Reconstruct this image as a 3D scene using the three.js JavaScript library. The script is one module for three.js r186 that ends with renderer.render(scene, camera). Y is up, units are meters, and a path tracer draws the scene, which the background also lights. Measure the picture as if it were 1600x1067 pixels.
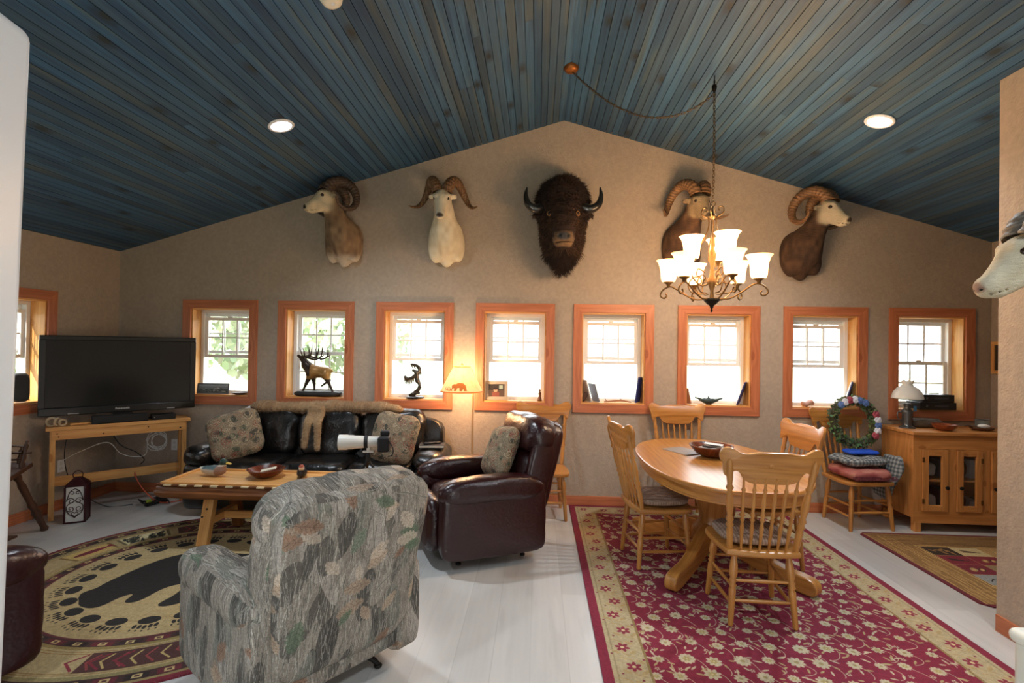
import * as THREE from 'three';
import { RoundedBoxGeometry } from 'three/addons/geometries/RoundedBoxGeometry.js';
import { mergeGeometries, mergeVertices, toCreasedNormals } from 'three/addons/utils/BufferGeometryUtils.js';
import { MarchingCubes } from 'three/addons/objects/MarchingCubes.js';
import { MeshSurfaceSampler } from 'three/addons/math/MeshSurfaceSampler.js';
import { RectAreaLightUniformsLib } from 'three/addons/lights/RectAreaLightUniformsLib.js';
RectAreaLightUniformsLib.init();

// ---------------------------------------------------------------- camera, sky, sun, exposure
const scene = new THREE.Scene();
const D2R = Math.PI / 180;
const camera = new THREE.PerspectiveCamera(2 * Math.atan(533.5 / 800) / D2R, 1600 / 1067, 0.05, 200);
camera.position.set(0, 1.65, 0);
camera.rotation.order = 'YXZ';
camera.rotation.set(0.52 * D2R, 2.87 * D2R, 0.9 * D2R);
const renderer = new THREE.WebGLRenderer({ antialias: true });
renderer.toneMapping = THREE.LinearToneMapping;
renderer.toneMappingExposure = 1.0;
renderer.shadowMap.enabled = true;
renderer.shadowMap.type = THREE.PCFSoftShadowMap;
scene.background = new THREE.Color(0.93, 0.97, 1.0);       // bright overcast sky
scene.backgroundIntensity = 5;
const sun = new THREE.DirectionalLight(new THREE.Color(1, 0.93, 0.82), 9);
sun.position.set(-9, 9.5, 8.5); sun.target.position.set(-4.6, 1.4, -4.4);
sun.castShadow = true; sun.shadow.mapSize.set(2048, 2048);
Object.assign(sun.shadow.camera, { left: -12, right: 12, top: 12, bottom: -12, near: 0.5, far: 60 });
scene.add(sun, sun.target);

// ---------------------------------------------------------------- helpers
function rng(seed) { let s = seed | 0; return () => { s = (s + 0x6d2b79f5) | 0; let t = Math.imul(s ^ (s >>> 15), 1 | s); t = (t + Math.imul(t ^ (t >>> 7), 61 | t)) ^ t; return ((t ^ (t >>> 14)) >>> 0) / 4294967296; }; }
const clamp = (x, a = 0, b = 1) => Math.min(b, Math.max(a, x)), lerp = (a, b, t) => a + (b - a) * t;
const sstep = (a, b, x) => { const t = clamp((x - a) / (b - a)); return t * t * (3 - 2 * t); };
const V = (x, y, z) => new THREE.Vector3(x, y, z);
function hash(x, y, s) { let h = Math.imul(x | 0, 374761393) + Math.imul(y | 0, 668265263) + Math.imul(s | 0, 2147483647 ^ 0x5bd1e995); h = Math.imul(h ^ (h >>> 13), 1274126177); return ((h ^ (h >>> 16)) >>> 0) / 4294967296; }
// value noise that repeats every (px, py) cells
function pn(x, y, px, py, s = 0) {
  const xi = Math.floor(x), yi = Math.floor(y), fx = x - xi, fy = y - yi, m = (a, b) => ((a % b) + b) % b;
  const u = fx * fx * (3 - 2 * fx), v = fy * fy * (3 - 2 * fy);
  const h = (a, b) => hash(m(xi + a, px), m(yi + b, py), s);
  return lerp(lerp(h(0, 0), h(1, 0), u), lerp(h(0, 1), h(1, 1), u), v);
}
const fbm = (x, y, px, py, s, o = 4) => { let a = 0, w = 0.5, t = 0; for (let i = 0; i < o; i++) { a += w * pn(x, y, px, py, s + i); t += w; w *= 0.5; x *= 2; y *= 2; px *= 2; py *= 2; } return a / t; };
function n3(x, y, z, s = 0) {
  const zi = Math.floor(z), fz = z - zi, w = fz * fz * (3 - 2 * fz);
  return lerp(pn(x, y, 1e6, 1e6, s + zi * 131), pn(x, y, 1e6, 1e6, s + (zi + 1) * 131), w);
}
function texture(w, h, fn, srgb = true) {
  const d = new Uint8Array(w * h * 4);
  for (let y = 0; y < h; y++) for (let x = 0; x < w; x++) { const c = fn(x / w, y / h, x, y), i = (y * w + x) * 4; if (c.length) { d[i] = clamp(c[0], 0, 255); d[i + 1] = clamp(c[1], 0, 255); d[i + 2] = clamp(c[2], 0, 255); } else d[i] = d[i + 1] = d[i + 2] = clamp(c * 255, 0, 255); d[i + 3] = 255; }
  const t = new THREE.DataTexture(d, w, h); t.wrapS = t.wrapT = THREE.RepeatWrapping; t.magFilter = THREE.LinearFilter; t.minFilter = THREE.LinearMipmapLinearFilter; t.generateMipmaps = true;
  if (srgb) t.colorSpace = THREE.SRGBColorSpace; t.needsUpdate = true; return t;
}
function canvasTexture(w, h, draw) {
  const c = document.createElement('canvas'); c.width = w; c.height = h; const g = c.getContext('2d'); draw(g, w, h);
  const t = new THREE.CanvasTexture(c); t.colorSpace = THREE.SRGBColorSpace; t.wrapS = t.wrapT = THREE.RepeatWrapping; return t;
}
const M = (o) => new THREE.MeshStandardMaterial({ roughness: 0.6, ...o }), MP = (o) => new THREE.MeshPhysicalMaterial({ roughness: 0.6, ...o });
const taken = {};
function numbered(n) { taken[n] = (taken[n] ?? -1) + 1; return taken[n] ? n + '_' + String(taken[n]).padStart(3, '0') : n; }
// metres uv: u along the longest axis, v across, chosen per triangle by its facing
function uvM(g, along, sc = 1, off = 0) {
  if (g.index) g = g.toNonIndexed();
  g.computeBoundingBox(); const s = g.boundingBox.getSize(V(0, 0, 0)).toArray(); const ax = along ?? s.indexOf(Math.max(...s));
  const p = g.attributes.position.array, n = p.length / 3, uv = new Float32Array(n * 2);
  for (let i = 0; i < n; i += 3) {
    const a = [0, 1, 2].map((k) => [p[(i + k) * 3], p[(i + k) * 3 + 1], p[(i + k) * 3 + 2]]);
    const e = a[1].map((v, k) => v - a[0][k]), f = a[2].map((v, k) => v - a[0][k]);
    const nn = [Math.abs(e[1] * f[2] - e[2] * f[1]), Math.abs(e[2] * f[0] - e[0] * f[2]), Math.abs(e[0] * f[1] - e[1] * f[0])];
    const d = nn.indexOf(Math.max(...nn)); const others = [0, 1, 2].filter((k) => k !== d);
    const U = along === 'v' ? others.find((k) => k !== 1) : others.includes(ax) ? ax : others[0], W = others.find((k) => k !== U);
    for (let k = 0; k < 3; k++) { uv[(i + k) * 2] = a[k][U] / sc + off; uv[(i + k) * 2 + 1] = a[k][W] / sc + off * 0.37; }
  }
  g.setAttribute('uv', new THREE.BufferAttribute(uv, 2)); return g;
}
const place = (g, x = 0, y = 0, z = 0, rx = 0, ry = 0, rz = 0) => { if (rx) g.rotateX(rx); if (ry) g.rotateY(ry); if (rz) g.rotateZ(rz); return g.translate(x, y, z); };
let uvSeed = 0;
const box = (w, h, d, x = 0, y = 0, z = 0, r = 0.004, along) => place(uvM(r > 0 ? new RoundedBoxGeometry(w, h, d, 2, Math.min(r, w / 2.01, h / 2.01, d / 2.01)) : new THREE.BoxGeometry(w, h, d), along, 1, (uvSeed += 0.137)), x, y, z);
const lathe = (pts, seg = 20, x = 0, y = 0, z = 0) => place(uvM(new THREE.LatheGeometry(pts.map(([r, yy]) => new THREE.Vector2(Math.max(r, 0.0004), yy)), seg), 1, 1, (uvSeed += 0.137)), x, y, z);
const cyl = (r0, r1, h, seg = 16, x = 0, y = 0, z = 0) => place(uvM(new THREE.CylinderGeometry(r1, r0, h, seg), 1), x, y, z);
const ball = (r, x = 0, y = 0, z = 0, sx = 1, sy = 1, sz = 1, ws = 16, hs = 12) => uvM(new THREE.SphereGeometry(r, ws, hs).scale(sx, sy, sz)).translate(x, y, z);
function tube(pts, r, seg = 24, rad = 8, closed = false) {   // r: number or function of 0..1
  const c = new THREE.CatmullRomCurve3(pts.map((p) => (p.isVector3 ? p : V(...p))), closed, 'centripetal');
  const g = new THREE.TubeGeometry(c, seg, 1, rad, closed), p = g.attributes.position, fr = [];
  for (let i = 0; i <= seg; i++) fr.push(c.getPointAt(closed ? (i % seg) / seg : i / seg));
  const R = typeof r === 'function' ? r : () => r;
  for (let i = 0; i <= seg; i++) for (let j = 0; j <= rad; j++) { const k = i * (rad + 1) + j, q = V(p.getX(k), p.getY(k), p.getZ(k)).sub(fr[i]).multiplyScalar(R(i / seg, j / rad)).add(fr[i]); p.setXYZ(k, q.x, q.y, q.z); }
  g.computeVertexNormals(); return uvM(g);
}
// a bar of round section between two points
function rod(a, b, r0, r1 = r0, seg = 10) { const A = V(...a), B = V(...b), d = B.clone().sub(A), g = new THREE.CylinderGeometry(r1, r0, d.length(), seg); g.translate(0, d.length() / 2, 0); g.applyQuaternion(new THREE.Quaternion().setFromUnitVectors(V(0, 1, 0), d.normalize())); return uvM(g.translate(A.x, A.y, A.z)); }
// turned profile laid between two points
function turned(a, b, prof, seg = 12) { const A = V(...a), B = V(...b), d = B.clone().sub(A), L = d.length(); const g = uvM(new THREE.LatheGeometry(prof.map(([r, t]) => new THREE.Vector2(Math.max(r, 0.0004), t * L)), seg), 1, 1, (uvSeed += 0.11)); g.applyQuaternion(new THREE.Quaternion().setFromUnitVectors(V(0, 1, 0), d.normalize())); return g.translate(A.x, A.y, A.z); }
function extrude(shape, depth, bevel = 0.004, along, cs = 16) { const g = new THREE.ExtrudeGeometry(shape, { depth: depth - 2 * bevel, bevelEnabled: bevel > 0, bevelSize: bevel, bevelThickness: bevel, bevelSegments: 2, curveSegments: cs }); return uvM(g.translate(0, 0, bevel), along, 1, (uvSeed += 0.137)); }
// superquadric block: rounded, puffed upholstery
function puff(w, h, d, p = 5, seg = 12, deform) {
  const g = mergeVertices((() => { const b = new THREE.BoxGeometry(2, 2, 2, seg, seg, seg); b.deleteAttribute('uv'); b.deleteAttribute('normal'); return b; })(), 1e-5), q = g.attributes.position;
  for (let i = 0; i < q.count; i++) {
    let v = [q.getX(i), q.getY(i), q.getZ(i)].map((c) => Math.sign(c) * Math.pow(Math.abs(c), 0.85));
    const P = Array.isArray(p) ? p : [p, p, p], k = Math.pow(Math.pow(Math.abs(v[0]), P[0]) + Math.pow(Math.abs(v[1]), P[1]) + Math.pow(Math.abs(v[2]), P[2]), 1 / ((P[0] + P[1] + P[2]) / 3));
    const o = V(v[0] / k * w / 2, v[1] / k * h / 2, v[2] / k * d / 2); if (deform) deform(o); q.setXYZ(i, o.x, o.y, o.z);
  }
  g.computeVertexNormals(); const nrm = g.toNonIndexed(); return uvM(nrm, 'v', 1, (uvSeed += 0.213));
}
// implicit surface
function sdf(fn, lo, hi, cell, color) {
  const c = lo.map((v, i) => (v + hi[i]) / 2), half = Math.max(...hi.map((v, i) => v - lo[i])) / 2 + cell * 3, res = Math.min(120, Math.ceil((2 * half) / cell));
  const mc = new MarchingCubes(res, new THREE.MeshBasicMaterial(), false, false, 200000); mc.isolation = 0; const H = res / 2;
  for (let z = 0; z < res; z++) { const Z = c[2] + ((z - H) / H) * half; for (let y = 0; y < res; y++) { const Y = c[1] + ((y - H) / H) * half; for (let x = 0; x < res; x++) { const X = c[0] + ((x - H) / H) * half; const out = X < lo[0] - cell * 2 || X > hi[0] + cell * 2 || Y < lo[1] - cell * 2 || Y > hi[1] + cell * 2 || Z < lo[2] - cell * 2 || Z > hi[2] + cell * 2; mc.field[x + y * res + z * res * res] = out ? -1 : -fn(X, Y, Z); } } }
  mc.update();
  let g = new THREE.BufferGeometry(); g.setAttribute('position', new THREE.BufferAttribute(mc.positionArray.slice(0, mc.count * 3).map((v, i) => c[i % 3] + v * half), 3));
  g = mergeVertices(g, cell * 0.02); g.computeVertexNormals();
  if (color) { const p = g.attributes.position, n = g.attributes.normal, a = new Float32Array(p.count * 3); for (let i = 0; i < p.count; i++) { const k = color(p.getX(i), p.getY(i), p.getZ(i), n.getX(i), n.getY(i), n.getZ(i)); a.set(k, i * 3); } g.setAttribute('color', new THREE.BufferAttribute(a, 3)); }
  return uvM(g.toNonIndexed());
}
const smin = (a, b, k) => { const h = Math.max(k - Math.abs(a - b), 0) / k; return Math.min(a, b) - h * h * k * 0.25; };
const capsule = (a, b, r0, r1) => (x, y, z) => { const d = [b[0] - a[0], b[1] - a[1], b[2] - a[2]], q = [x - a[0], y - a[1], z - a[2]], t = clamp((q[0] * d[0] + q[1] * d[1] + q[2] * d[2]) / (d[0] * d[0] + d[1] * d[1] + d[2] * d[2])); return Math.hypot(q[0] - d[0] * t, q[1] - d[1] * t, q[2] - d[2] * t) - lerp(r0, r1, t); };
const ellip = (c, r) => (x, y, z) => { const k = Math.hypot((x - c[0]) / r[0], (y - c[1]) / r[1], (z - c[2]) / r[2]); return (k - 1) * Math.min(...r); };
const lin = (hex) => { const c = new THREE.Color(hex); return [c.r, c.g, c.b]; };
const mixc = (a, b, t) => a.map((v, i) => lerp(v, b[i], t));
function fix(gs) { gs = gs.map((g) => { g = g.index ? g.toNonIndexed() : g; for (const k of Object.keys(g.attributes)) if (!['position', 'normal', 'uv', 'color'].includes(k)) g.deleteAttribute(k); return g; }); if (gs.some((g) => !g.attributes.color)) gs.forEach((g) => g.deleteAttribute('color')); return gs.length > 1 ? mergeGeometries(gs) : gs[0]; }
function obj(name, geos, mat, parent, label) {
  const m = new THREE.Mesh(Array.isArray(geos) ? fix(geos) : geos, mat); m.name = parent && parent !== scene ? name : numbered(name); m.castShadow = m.receiveShadow = true;
  if (label) m.userData.label = label; (parent ?? scene).add(m); return m;
}
function thing(name, label, category, [x, y, z] = [0, 0, 0], turn = 0, group) {
  const o = new THREE.Group(); o.name = numbered(name); o.position.set(x, y, z); o.rotation.y = turn; o.userData = { label, category }; if (group) o.userData.group = group; scene.add(o); return o;
}
function tag(o, label, category, group) { Object.assign(o.userData, { label, category }); if (group) o.userData.group = group; return o; }
function struct(name, parent = scene) { const o = new THREE.Group(); o.name = name; o.userData.kind = 'structure'; parent.add(o); return o; }
function dup(o, [x, y, z], turn, label) { const c = o.clone(); c.name = numbered(o.name.replace(/_\d{3}$/, '')); c.userData = { ...o.userData }; c.position.set(x, y, z); c.rotation.set(0, turn, 0); if (label) c.userData.label = label; scene.add(c); return c; }

// ---------------------------------------------------------------- materials
function woodTex(light, dark, seed, { knots = 3, rings = 22, w = 512, streak = 0.5 } = {}) {
  const R = rng(seed), ks = Array.from({ length: knots }, () => [R(), R(), 0.012 + R() * 0.014]);
  return texture(w, w, (u, v) => {
    let warp = fbm(u * 2, v * 6, 2, 6, seed, 3) * 0.9; let kd = 0;
    for (const [ku, kv, kr] of ks) { let du = Math.abs(u - ku), dv = Math.abs(v - kv); du = Math.min(du, 1 - du); dv = Math.min(dv, 1 - dv); const q = Math.hypot(du * 0.55, dv); warp += 0.35 * Math.exp(-q * q / (kr * kr * 9)); kd = Math.max(kd, sstep(kr * 1.25, kr * 0.7, q)); }
    const ring = 0.5 + 0.5 * Math.sin((v + warp * 0.14) * rings * 6.283), fine = fbm(u * 6, v * 120, 6, 120, seed + 7, 2), wide = fbm(u * 2, v * 8, 2, 8, seed + 3, 2);
    const t = clamp(0.25 * ring + streak * fine + 0.35 * wide - 0.1 + kd * 0.9);
    return light.map((c, i) => lerp(c, dark[i], t));
  });
}
const tx = {};
tx.pine = woodTex([236, 186, 118], [196, 132, 66], 11, { knots: 4, rings: 14 });
tx.oak = woodTex([206, 148, 78], [162, 104, 44], 21, { knots: 0, rings: 18, streak: 0.6 });
tx.trim = woodTex([206, 130, 90], [160, 88, 54], 31, { knots: 2, rings: 16 });
tx.dark = woodTex([92, 56, 34], [46, 26, 16], 41, { knots: 1, rings: 20 });
tx.grain = texture(256, 256, (u, v) => 0.35 * pn(u * 40, v * 40, 40, 40, 1) + 0.35 * pn(u * 80, v * 80, 80, 80, 2) + 0.3 * fbm(u * 6, v * 6, 6, 6, 3, 3), false);
tx.peel = texture(512, 512, (u, v) => 0.5 * pn(u * 90, v * 90, 90, 90, 5) + 0.3 * pn(u * 180, v * 180, 180, 180, 6) + 0.2 * pn(u * 30, v * 30, 30, 30, 7), false);
const mat = {
  wall: M({ color: 0xffffff, roughness: 0.85, map: texture(512, 512, (u, v) => { const n = fbm(u * 40, v * 40, 40, 40, 9, 3), b = fbm(u * 3, v * 3, 3, 3, 12, 3); const k = 0.93 + 0.1 * n + 0.05 * b; return [170 * k, 155 * k, 139 * k]; }), bumpMap: tx.peel, bumpScale: 0.0025 }),
  pine: M({ map: tx.pine, roughness: 0.42 }), oak: MP({ map: tx.oak, roughness: 0.32, clearcoat: 0.4, clearcoatRoughness: 0.25 }), trim: M({ map: tx.trim, roughness: 0.42 }), dark: M({ map: tx.dark, roughness: 0.4 }),
  vinyl: M({ color: 0xeeeeec, roughness: 0.35 }), white: M({ color: 0xe9ebec, roughness: 0.4 }), black: M({ color: 0x0d0d0f, roughness: 0.35 }), blackMatte: M({ color: 0x16161a, roughness: 0.7 }), iron: M({ color: 0x1d1a18, roughness: 0.5, metalness: 0.6 }),
  glass: MP({ color: 0xffffff, roughness: 0.0, transmission: 1, thickness: 0, ior: 1.45 }),
  chrome: M({ color: 0xc8c8c8, roughness: 0.2, metalness: 1 }), bronze: M({ color: 0x7a5a34, roughness: 0.38, metalness: 0.85 }), pewter: M({ color: 0x6d6f70, roughness: 0.35, metalness: 0.85 }),
};

// ---------------------------------------------------------------- the room
const XL = -4.6, XR = 4.57, ZB = -5.4, ZF = 2.6, PX = 0.245, PY = 4.04, SL = 0.292, WT = 0.26;
const roofY = (x) => PY - SL * Math.abs(x - PX);
const WW = 0.66, WH = 0.96, WY = 1.055;   // window openings
{
  const floorTex = texture(1024, 1024, (u, v) => {
    const row = Math.floor(v * 12), sh = hash(row, 3, 5), seg = Math.floor(u * 2 + sh * 2), tone = hash(row, ((seg % 2) + 2) % 2, 8);
    const g = fbm(u * 5, v * 90, 5, 90, 3 + row, 3), w = fbm(u * 4 + sh, v * 14, 4, 14, 9, 3), st = sstep(0.6, 0.85, fbm(u * 7, v * 40, 7, 40, 21, 3));
    const edge = Math.abs((v * 12) % 1 - 0.5) > 0.49 ? 0.93 : 1; const k = (0.9 + 0.06 * tone + 0.05 * (g - 0.5) + 0.05 * (w - 0.5) - 0.035 * st) * edge;
    return [212 * k, 210 * k, 206 * k];
  });
  floorTex.repeat.set(1 / 2.4, 1 / 2.4);
  const f = struct('floor'); const fm = MP({ map: floorTex, roughness: 0.3, clearcoat: 0.15, clearcoatRoughness: 0.2 });
  obj('floor_surface', uvM(new THREE.BoxGeometry(XR - XL + 0.6, 0.1, ZF - ZB + 0.6), 2).translate((XL + XR) / 2, -0.05, (ZF + ZB) / 2), fm, f);
}
function holeRect(s, x, y, w, h) { const p = new THREE.Path(); p.moveTo(x, y); p.lineTo(x, y + h); p.lineTo(x + w, y + h); p.lineTo(x + w, y); p.closePath(); s.holes.push(p); }
function gable(x0, x1) { const s = new THREE.Shape(); s.moveTo(x0, -0.02); s.lineTo(x1, -0.02); s.lineTo(x1, roofY(x1) + 0.03); s.lineTo(PX, PY + 0.03); s.lineTo(x0, roofY(x0) + 0.03); s.closePath(); return s; }
const winX = [-3.445, -2.385, -1.31, -0.24, 0.79, 1.868, 2.938, 3.985], leftZ = [-4.245, -3.185, -2.125];
{
  const s = gable(XL - WT, XR + WT); for (const x of winX) holeRect(s, x - WW / 2, WY, WW, WH);
  obj('wall_surface', extrude(s, WT, 0).translate(0, 0, ZB - WT), mat.wall, struct('wall_back'));
  const t = gable(XL - WT, XR + WT); holeRect(t, -3.6, 0.75, 2.2, 1.35); holeRect(t, -0.5, 0.02, 1.9, 2.05);
  obj('wall_surface', extrude(t, WT, 0).translate(0, 0, ZF), mat.wall, struct('wall_front'));
  const l = new THREE.Shape(); l.moveTo(ZB, -0.02); l.lineTo(ZF, -0.02); l.lineTo(ZF, roofY(XL) + 0.06); l.lineTo(ZB, roofY(XL) + 0.06); l.closePath(); for (const z of leftZ) holeRect(l, z - WW / 2, WY, WW, WH);
  const lg = extrude(l, WT, 0); lg.rotateY(-Math.PI / 2); lg.translate(XL, 0, 0); obj('wall_surface', uvM(lg), mat.wall, struct('wall_left'));
  obj('wall_surface', box(WT, roofY(XR) + 0.06, ZF - ZB, XR + WT / 2, (roofY(XR) + 0.06) / 2 - 0.01, (ZF + ZB) / 2, 0), mat.wall, struct('wall_right'));
  // partition that carries the near ram mount
  const ps = new THREE.Shape(); const px = 2.765, pw = 0.13; ps.moveTo(px, 0); ps.lineTo(px + pw, 0); ps.lineTo(px + pw, roofY(px + pw) - 0.005); ps.lineTo(px, roofY(px) - 0.005); ps.closePath();
  obj('wall_surface', extrude(ps, ZF + 3.22, 0).translate(0, 0, -3.22), mat.wall, struct('wall_partition'));
}
// baseboards
{
  const bb = (name, g) => obj('board', g, mat.trim, struct(name));
  bb('baseboard_back', box(XR - XL, 0.1, 0.016, (XL + XR) / 2, 0.05, ZB + 0.008, 0.004)); bb('baseboard_left', box(0.016, 0.1, ZF - ZB - 0.04, XL + 0.008, 0.05, (ZF + ZB) / 2, 0.004)); bb('baseboard_right', box(0.016, 0.1, ZF - ZB - 0.04, XR - 0.008, 0.05, (ZF + ZB) / 2, 0.004));
  bb('baseboard_partition', box(0.016, 0.1, ZF + 3.2, 2.757, 0.05, (ZF - 3.22) / 2, 0.004));
}
// ceiling: blue-stained beaded boards on both slopes
{
  const c = struct('ceiling'); const ang = Math.atan(SL), L = ZF - ZB + 2 * WT;
  const bands = 16, tones = Array.from({ length: bands }, (_, i) => { const a = hash(i, 1, 77), b = hash(i, 2, 78); return mixc(mixc([52, 92, 126], [78, 98, 114], a), [34, 84, 126], b * 0.6).map((v) => v * 0.84 * (0.82 + 0.36 * hash(i, 4, 79))); });
  const bt = texture(1024, 1024, (u, v) => {
    const b = Math.floor(v * bands), vv = v * bands - b, t = tones[b]; const g = fbm(u * 5, vv * 9, 5, 900, 100 + b, 3), f = fbm(u * 14, vv * 26, 14, 900, 200 + b, 2), p = fbm(u * 3, vv * 1.2, 3, 900, 300 + b, 3);
    let k = 0.72 + 0.34 * g + 0.22 * f, c = mixc(t, [88, 92, 88], sstep(0.55, 0.8, p) * 0.5); c = mixc(c, [20, 50, 80], sstep(0.42, 0.2, p) * 0.55);
    for (let j = 0; j < 2; j++) { const ku = hash(b, j, 55), kv = 0.2 + 0.6 * hash(b, j, 56); let du = Math.abs(u - ku); du = Math.min(du, 1 - du); const q = Math.hypot(du * 38, (vv - kv) * 2.1); if (hash(b, j, 57) > 0.7) { const s = sstep(0.75, 0.3, q); c = mixc(c, hash(b, j, 58) > 0.75 ? [96, 68, 46] : [34, 36, 38], s * 0.7); k *= 1 - 0.25 * sstep(1.6, 0.8, q); } }
    return c.map((x) => x * k);
  });
  const bm = M({ map: bt, roughness: 0.62 }); const pitch = 0.0645, R = rng(5), cache = {};
  for (const side of [-1, 1]) {
    const run = (side < 0 ? PX - XL : XR - PX) / Math.cos(ang), n = Math.ceil(run / pitch), dx = side * Math.cos(ang), dy = -Math.sin(ang);
    // roof deck behind the boards
    const deck = box(run + 0.5, 0.12, L, 0, 0, 0, 0); deck.rotateZ(-side * ang); const m = run / 2; obj('deck', deck.translate(PX + dx * m - dy * side * 0.08, PY + dy * m + Math.cos(ang) * 0.08, (ZF + ZB) / 2), M({ color: 0x0d1114, roughness: 0.9 }), c);
    for (let i = 0; i < n; i++) {
      const s = (i + 0.5) * pitch, cut = ZB + 1.2 + Math.floor(R() * 9) * 0.62; 
      for (const [z0, z1] of [[ZB - 0.02, cut - 0.001], [cut + 0.001, ZF + 0.02]]) {
        const len = +(z1 - z0).toFixed(2), band = Math.floor(R() * bands), oi = Math.floor(R() * 3), key = len + '_' + band + '_' + oi;
        if (!cache[key]) { const g = new THREE.BoxGeometry(pitch - 0.0045, 0.014, len); const p = g.attributes.position, uv = g.attributes.uv; for (let k = 0; k < p.count; k++) uv.setXY(k, (p.getZ(k) + oi * 0.83) / 2.6, (band + 0.06 + 0.88 * (p.getX(k) / pitch + 0.5)) / bands); cache[key] = g; }
        const b = obj('board', cache[key], bm, c); b.rotation.z = -side * ang; b.position.set(PX + dx * s - side * dy * 0 + 0, PY + dy * s + 0.005, (z0 + z1) / 2);
      }
    }
  }
}
// windows: casing, deep pine jambs, vinyl double-hung sashes
{
  const caseW = 0.085, mitre = (len, flip) => { const s = new THREE.Shape(); s.moveTo(0, 0); s.lineTo(len, 0); s.lineTo(len - caseW, caseW); s.lineTo(caseW, caseW); s.closePath(); return extrude(s, 0.022, 0.003, 0); };
  const W2 = WW + 2 * caseW, H2 = WH + 2 * caseW;
  const gs = { bottom: mitre(W2).translate(-W2 / 2, -caseW, 0), top: mitre(W2).rotateZ(Math.PI).translate(W2 / 2, WH + caseW, 0), left: mitre(H2).rotateZ(-Math.PI / 2).translate(-W2 / 2, WH + caseW, 0), right: mitre(H2).rotateZ(Math.PI / 2).translate(W2 / 2, -caseW, 0) };
  const jd = 0.235; const jambs = [box(0.016, WH, jd, -WW / 2 + 0.008, WH / 2, -jd / 2, 0.001, 1), box(0.016, WH, jd, WW / 2 - 0.008, WH / 2, -jd / 2, 0.001, 1), box(WW - 0.032, 0.016, jd, 0, WH - 0.008, -jd / 2, 0.001, 0)], sill = box(WW - 0.032, 0.018, jd, 0, 0.009, -jd / 2, 0.001, 0);
  const iw = WW - 0.032, fw = 0.034, fz = -0.19, fd = 0.09;
  const frame = [box(fw, WH - 0.034, fd, -iw / 2 + fw / 2, WH / 2 + 0.001, fz, 0.001), box(fw, WH - 0.034, fd, iw / 2 - fw / 2, WH / 2 + 0.001, fz, 0.001), box(iw - 2 * fw, fw, fd, 0, WH - 0.016 - fw / 2, fz, 0.001), box(iw - 2 * fw, fw, fd, 0, 0.018 + fw / 2, fz, 0.001)];
  const sw = iw - 2 * fw, y0 = 0.018 + fw, y1 = WH - 0.016 - fw, half = (y1 - y0) / 2 + 0.02, rail = 0.034;
  const sash = [box(rail, half, 0.026, -sw / 2 + rail / 2, half / 2, 0, 0.003), box(rail, half, 0.026, sw / 2 - rail / 2, half / 2, 0, 0.003), box(sw - 2 * rail, rail, 0.026, 0, rail / 2, 0, 0.003), box(sw - 2 * rail, rail, 0.026, 0, half - rail / 2, 0, 0.003)];
  const pw = sw - 2 * rail, ph = half - 2 * rail; const muntV = box(0.015, ph, 0.008, 0, rail + ph / 2, 0, 0.001), muntH = box(pw, 0.015, 0.008, 0, rail + ph / 2, 0, 0.001);
  const panes = []; for (let i = 0; i < 3; i++) for (let j = 0; j < 2; j++) panes.push(new THREE.PlaneGeometry(pw / 3, ph / 2).translate(-pw / 2 + pw / 3 * (i + 0.5), rail + ph / 2 * (j + 0.5), 0.001));
  const lock = box(0.05, 0.014, 0.02, 0, 0, 0, 0.004);
  const trimL = 'orange stained wood casing';
  function makeWindow(n, x, y, z, turn, open) {
    const w = struct('window_' + n); w.position.set(x, y, z); w.rotation.y = turn;
    for (const k of ['bottom', 'top', 'left', 'right']) obj('casing', gs[k], mat.trim, w, trimL);
    for (const g of jambs) obj('jamb', g, mat.pine, w); obj('sill', sill, mat.pine, w); obj('frame', frame, mat.vinyl, w, 'white vinyl window frame');
    const mk = (yy, zz) => { const s = obj('sash', sash, mat.vinyl, w); s.position.set(0, yy, zz); for (const k of [-1, 1]) { const v = obj('muntin', muntV, mat.vinyl, s); v.position.x = k * pw / 6; } obj('muntin', muntH, mat.vinyl, s); for (const g of panes) obj('pane', g, mat.glass, s); return s; };
    mk(y1 - half, fz - 0.018); const lo = mk(open ? y1 - half - 0.045 : y0, fz + 0.014); const lk = obj('lock', lock, mat.vinyl, lo); lk.position.set(0, half + 0.006, 0.004);
  }
  winX.forEach((x, i) => makeWindow(i + 1, x, WY, ZB, 0, ![1, 7].includes(i)));
  leftZ.forEach((z, i) => makeWindow(9 + i, XL, WY, z, Math.PI / 2, true));
  // glazing of the openings behind the camera
  const g1 = struct('window_12'); g1.position.set(-2.5, 0.75, ZF + 0.13); obj('frame', [box(2.2, 0.06, 0.1, 0, 0.03, 0), box(2.2, 0.06, 0.1, 0, 1.32, 0), box(0.06, 1.35, 0.1, -1.07, 0.675, 0), box(0.06, 1.35, 0.1, 1.07, 0.675, 0), box(0.06, 1.35, 0.1, 0, 0.675, 0)], mat.vinyl, g1); obj('pane', new THREE.PlaneGeometry(2.1, 1.25).translate(0, 0.675, 0), mat.glass, g1);
  const g2 = struct('door_1'); g2.position.set(0.45, 0.02, ZF + 0.13); obj('frame', [box(1.9, 0.08, 0.1, 0, 0.04, 0), box(1.9, 0.08, 0.1, 0, 2.01, 0), box(0.08, 2.05, 0.1, -0.91, 1.025, 0), box(0.08, 2.05, 0.1, 0.91, 1.025, 0), box(0.1, 2.05, 0.1, 0, 1.025, 0)], mat.vinyl, g2); obj('pane', new THREE.PlaneGeometry(1.75, 1.9).translate(0, 1.025, 0), mat.glass, g2);
}
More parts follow.
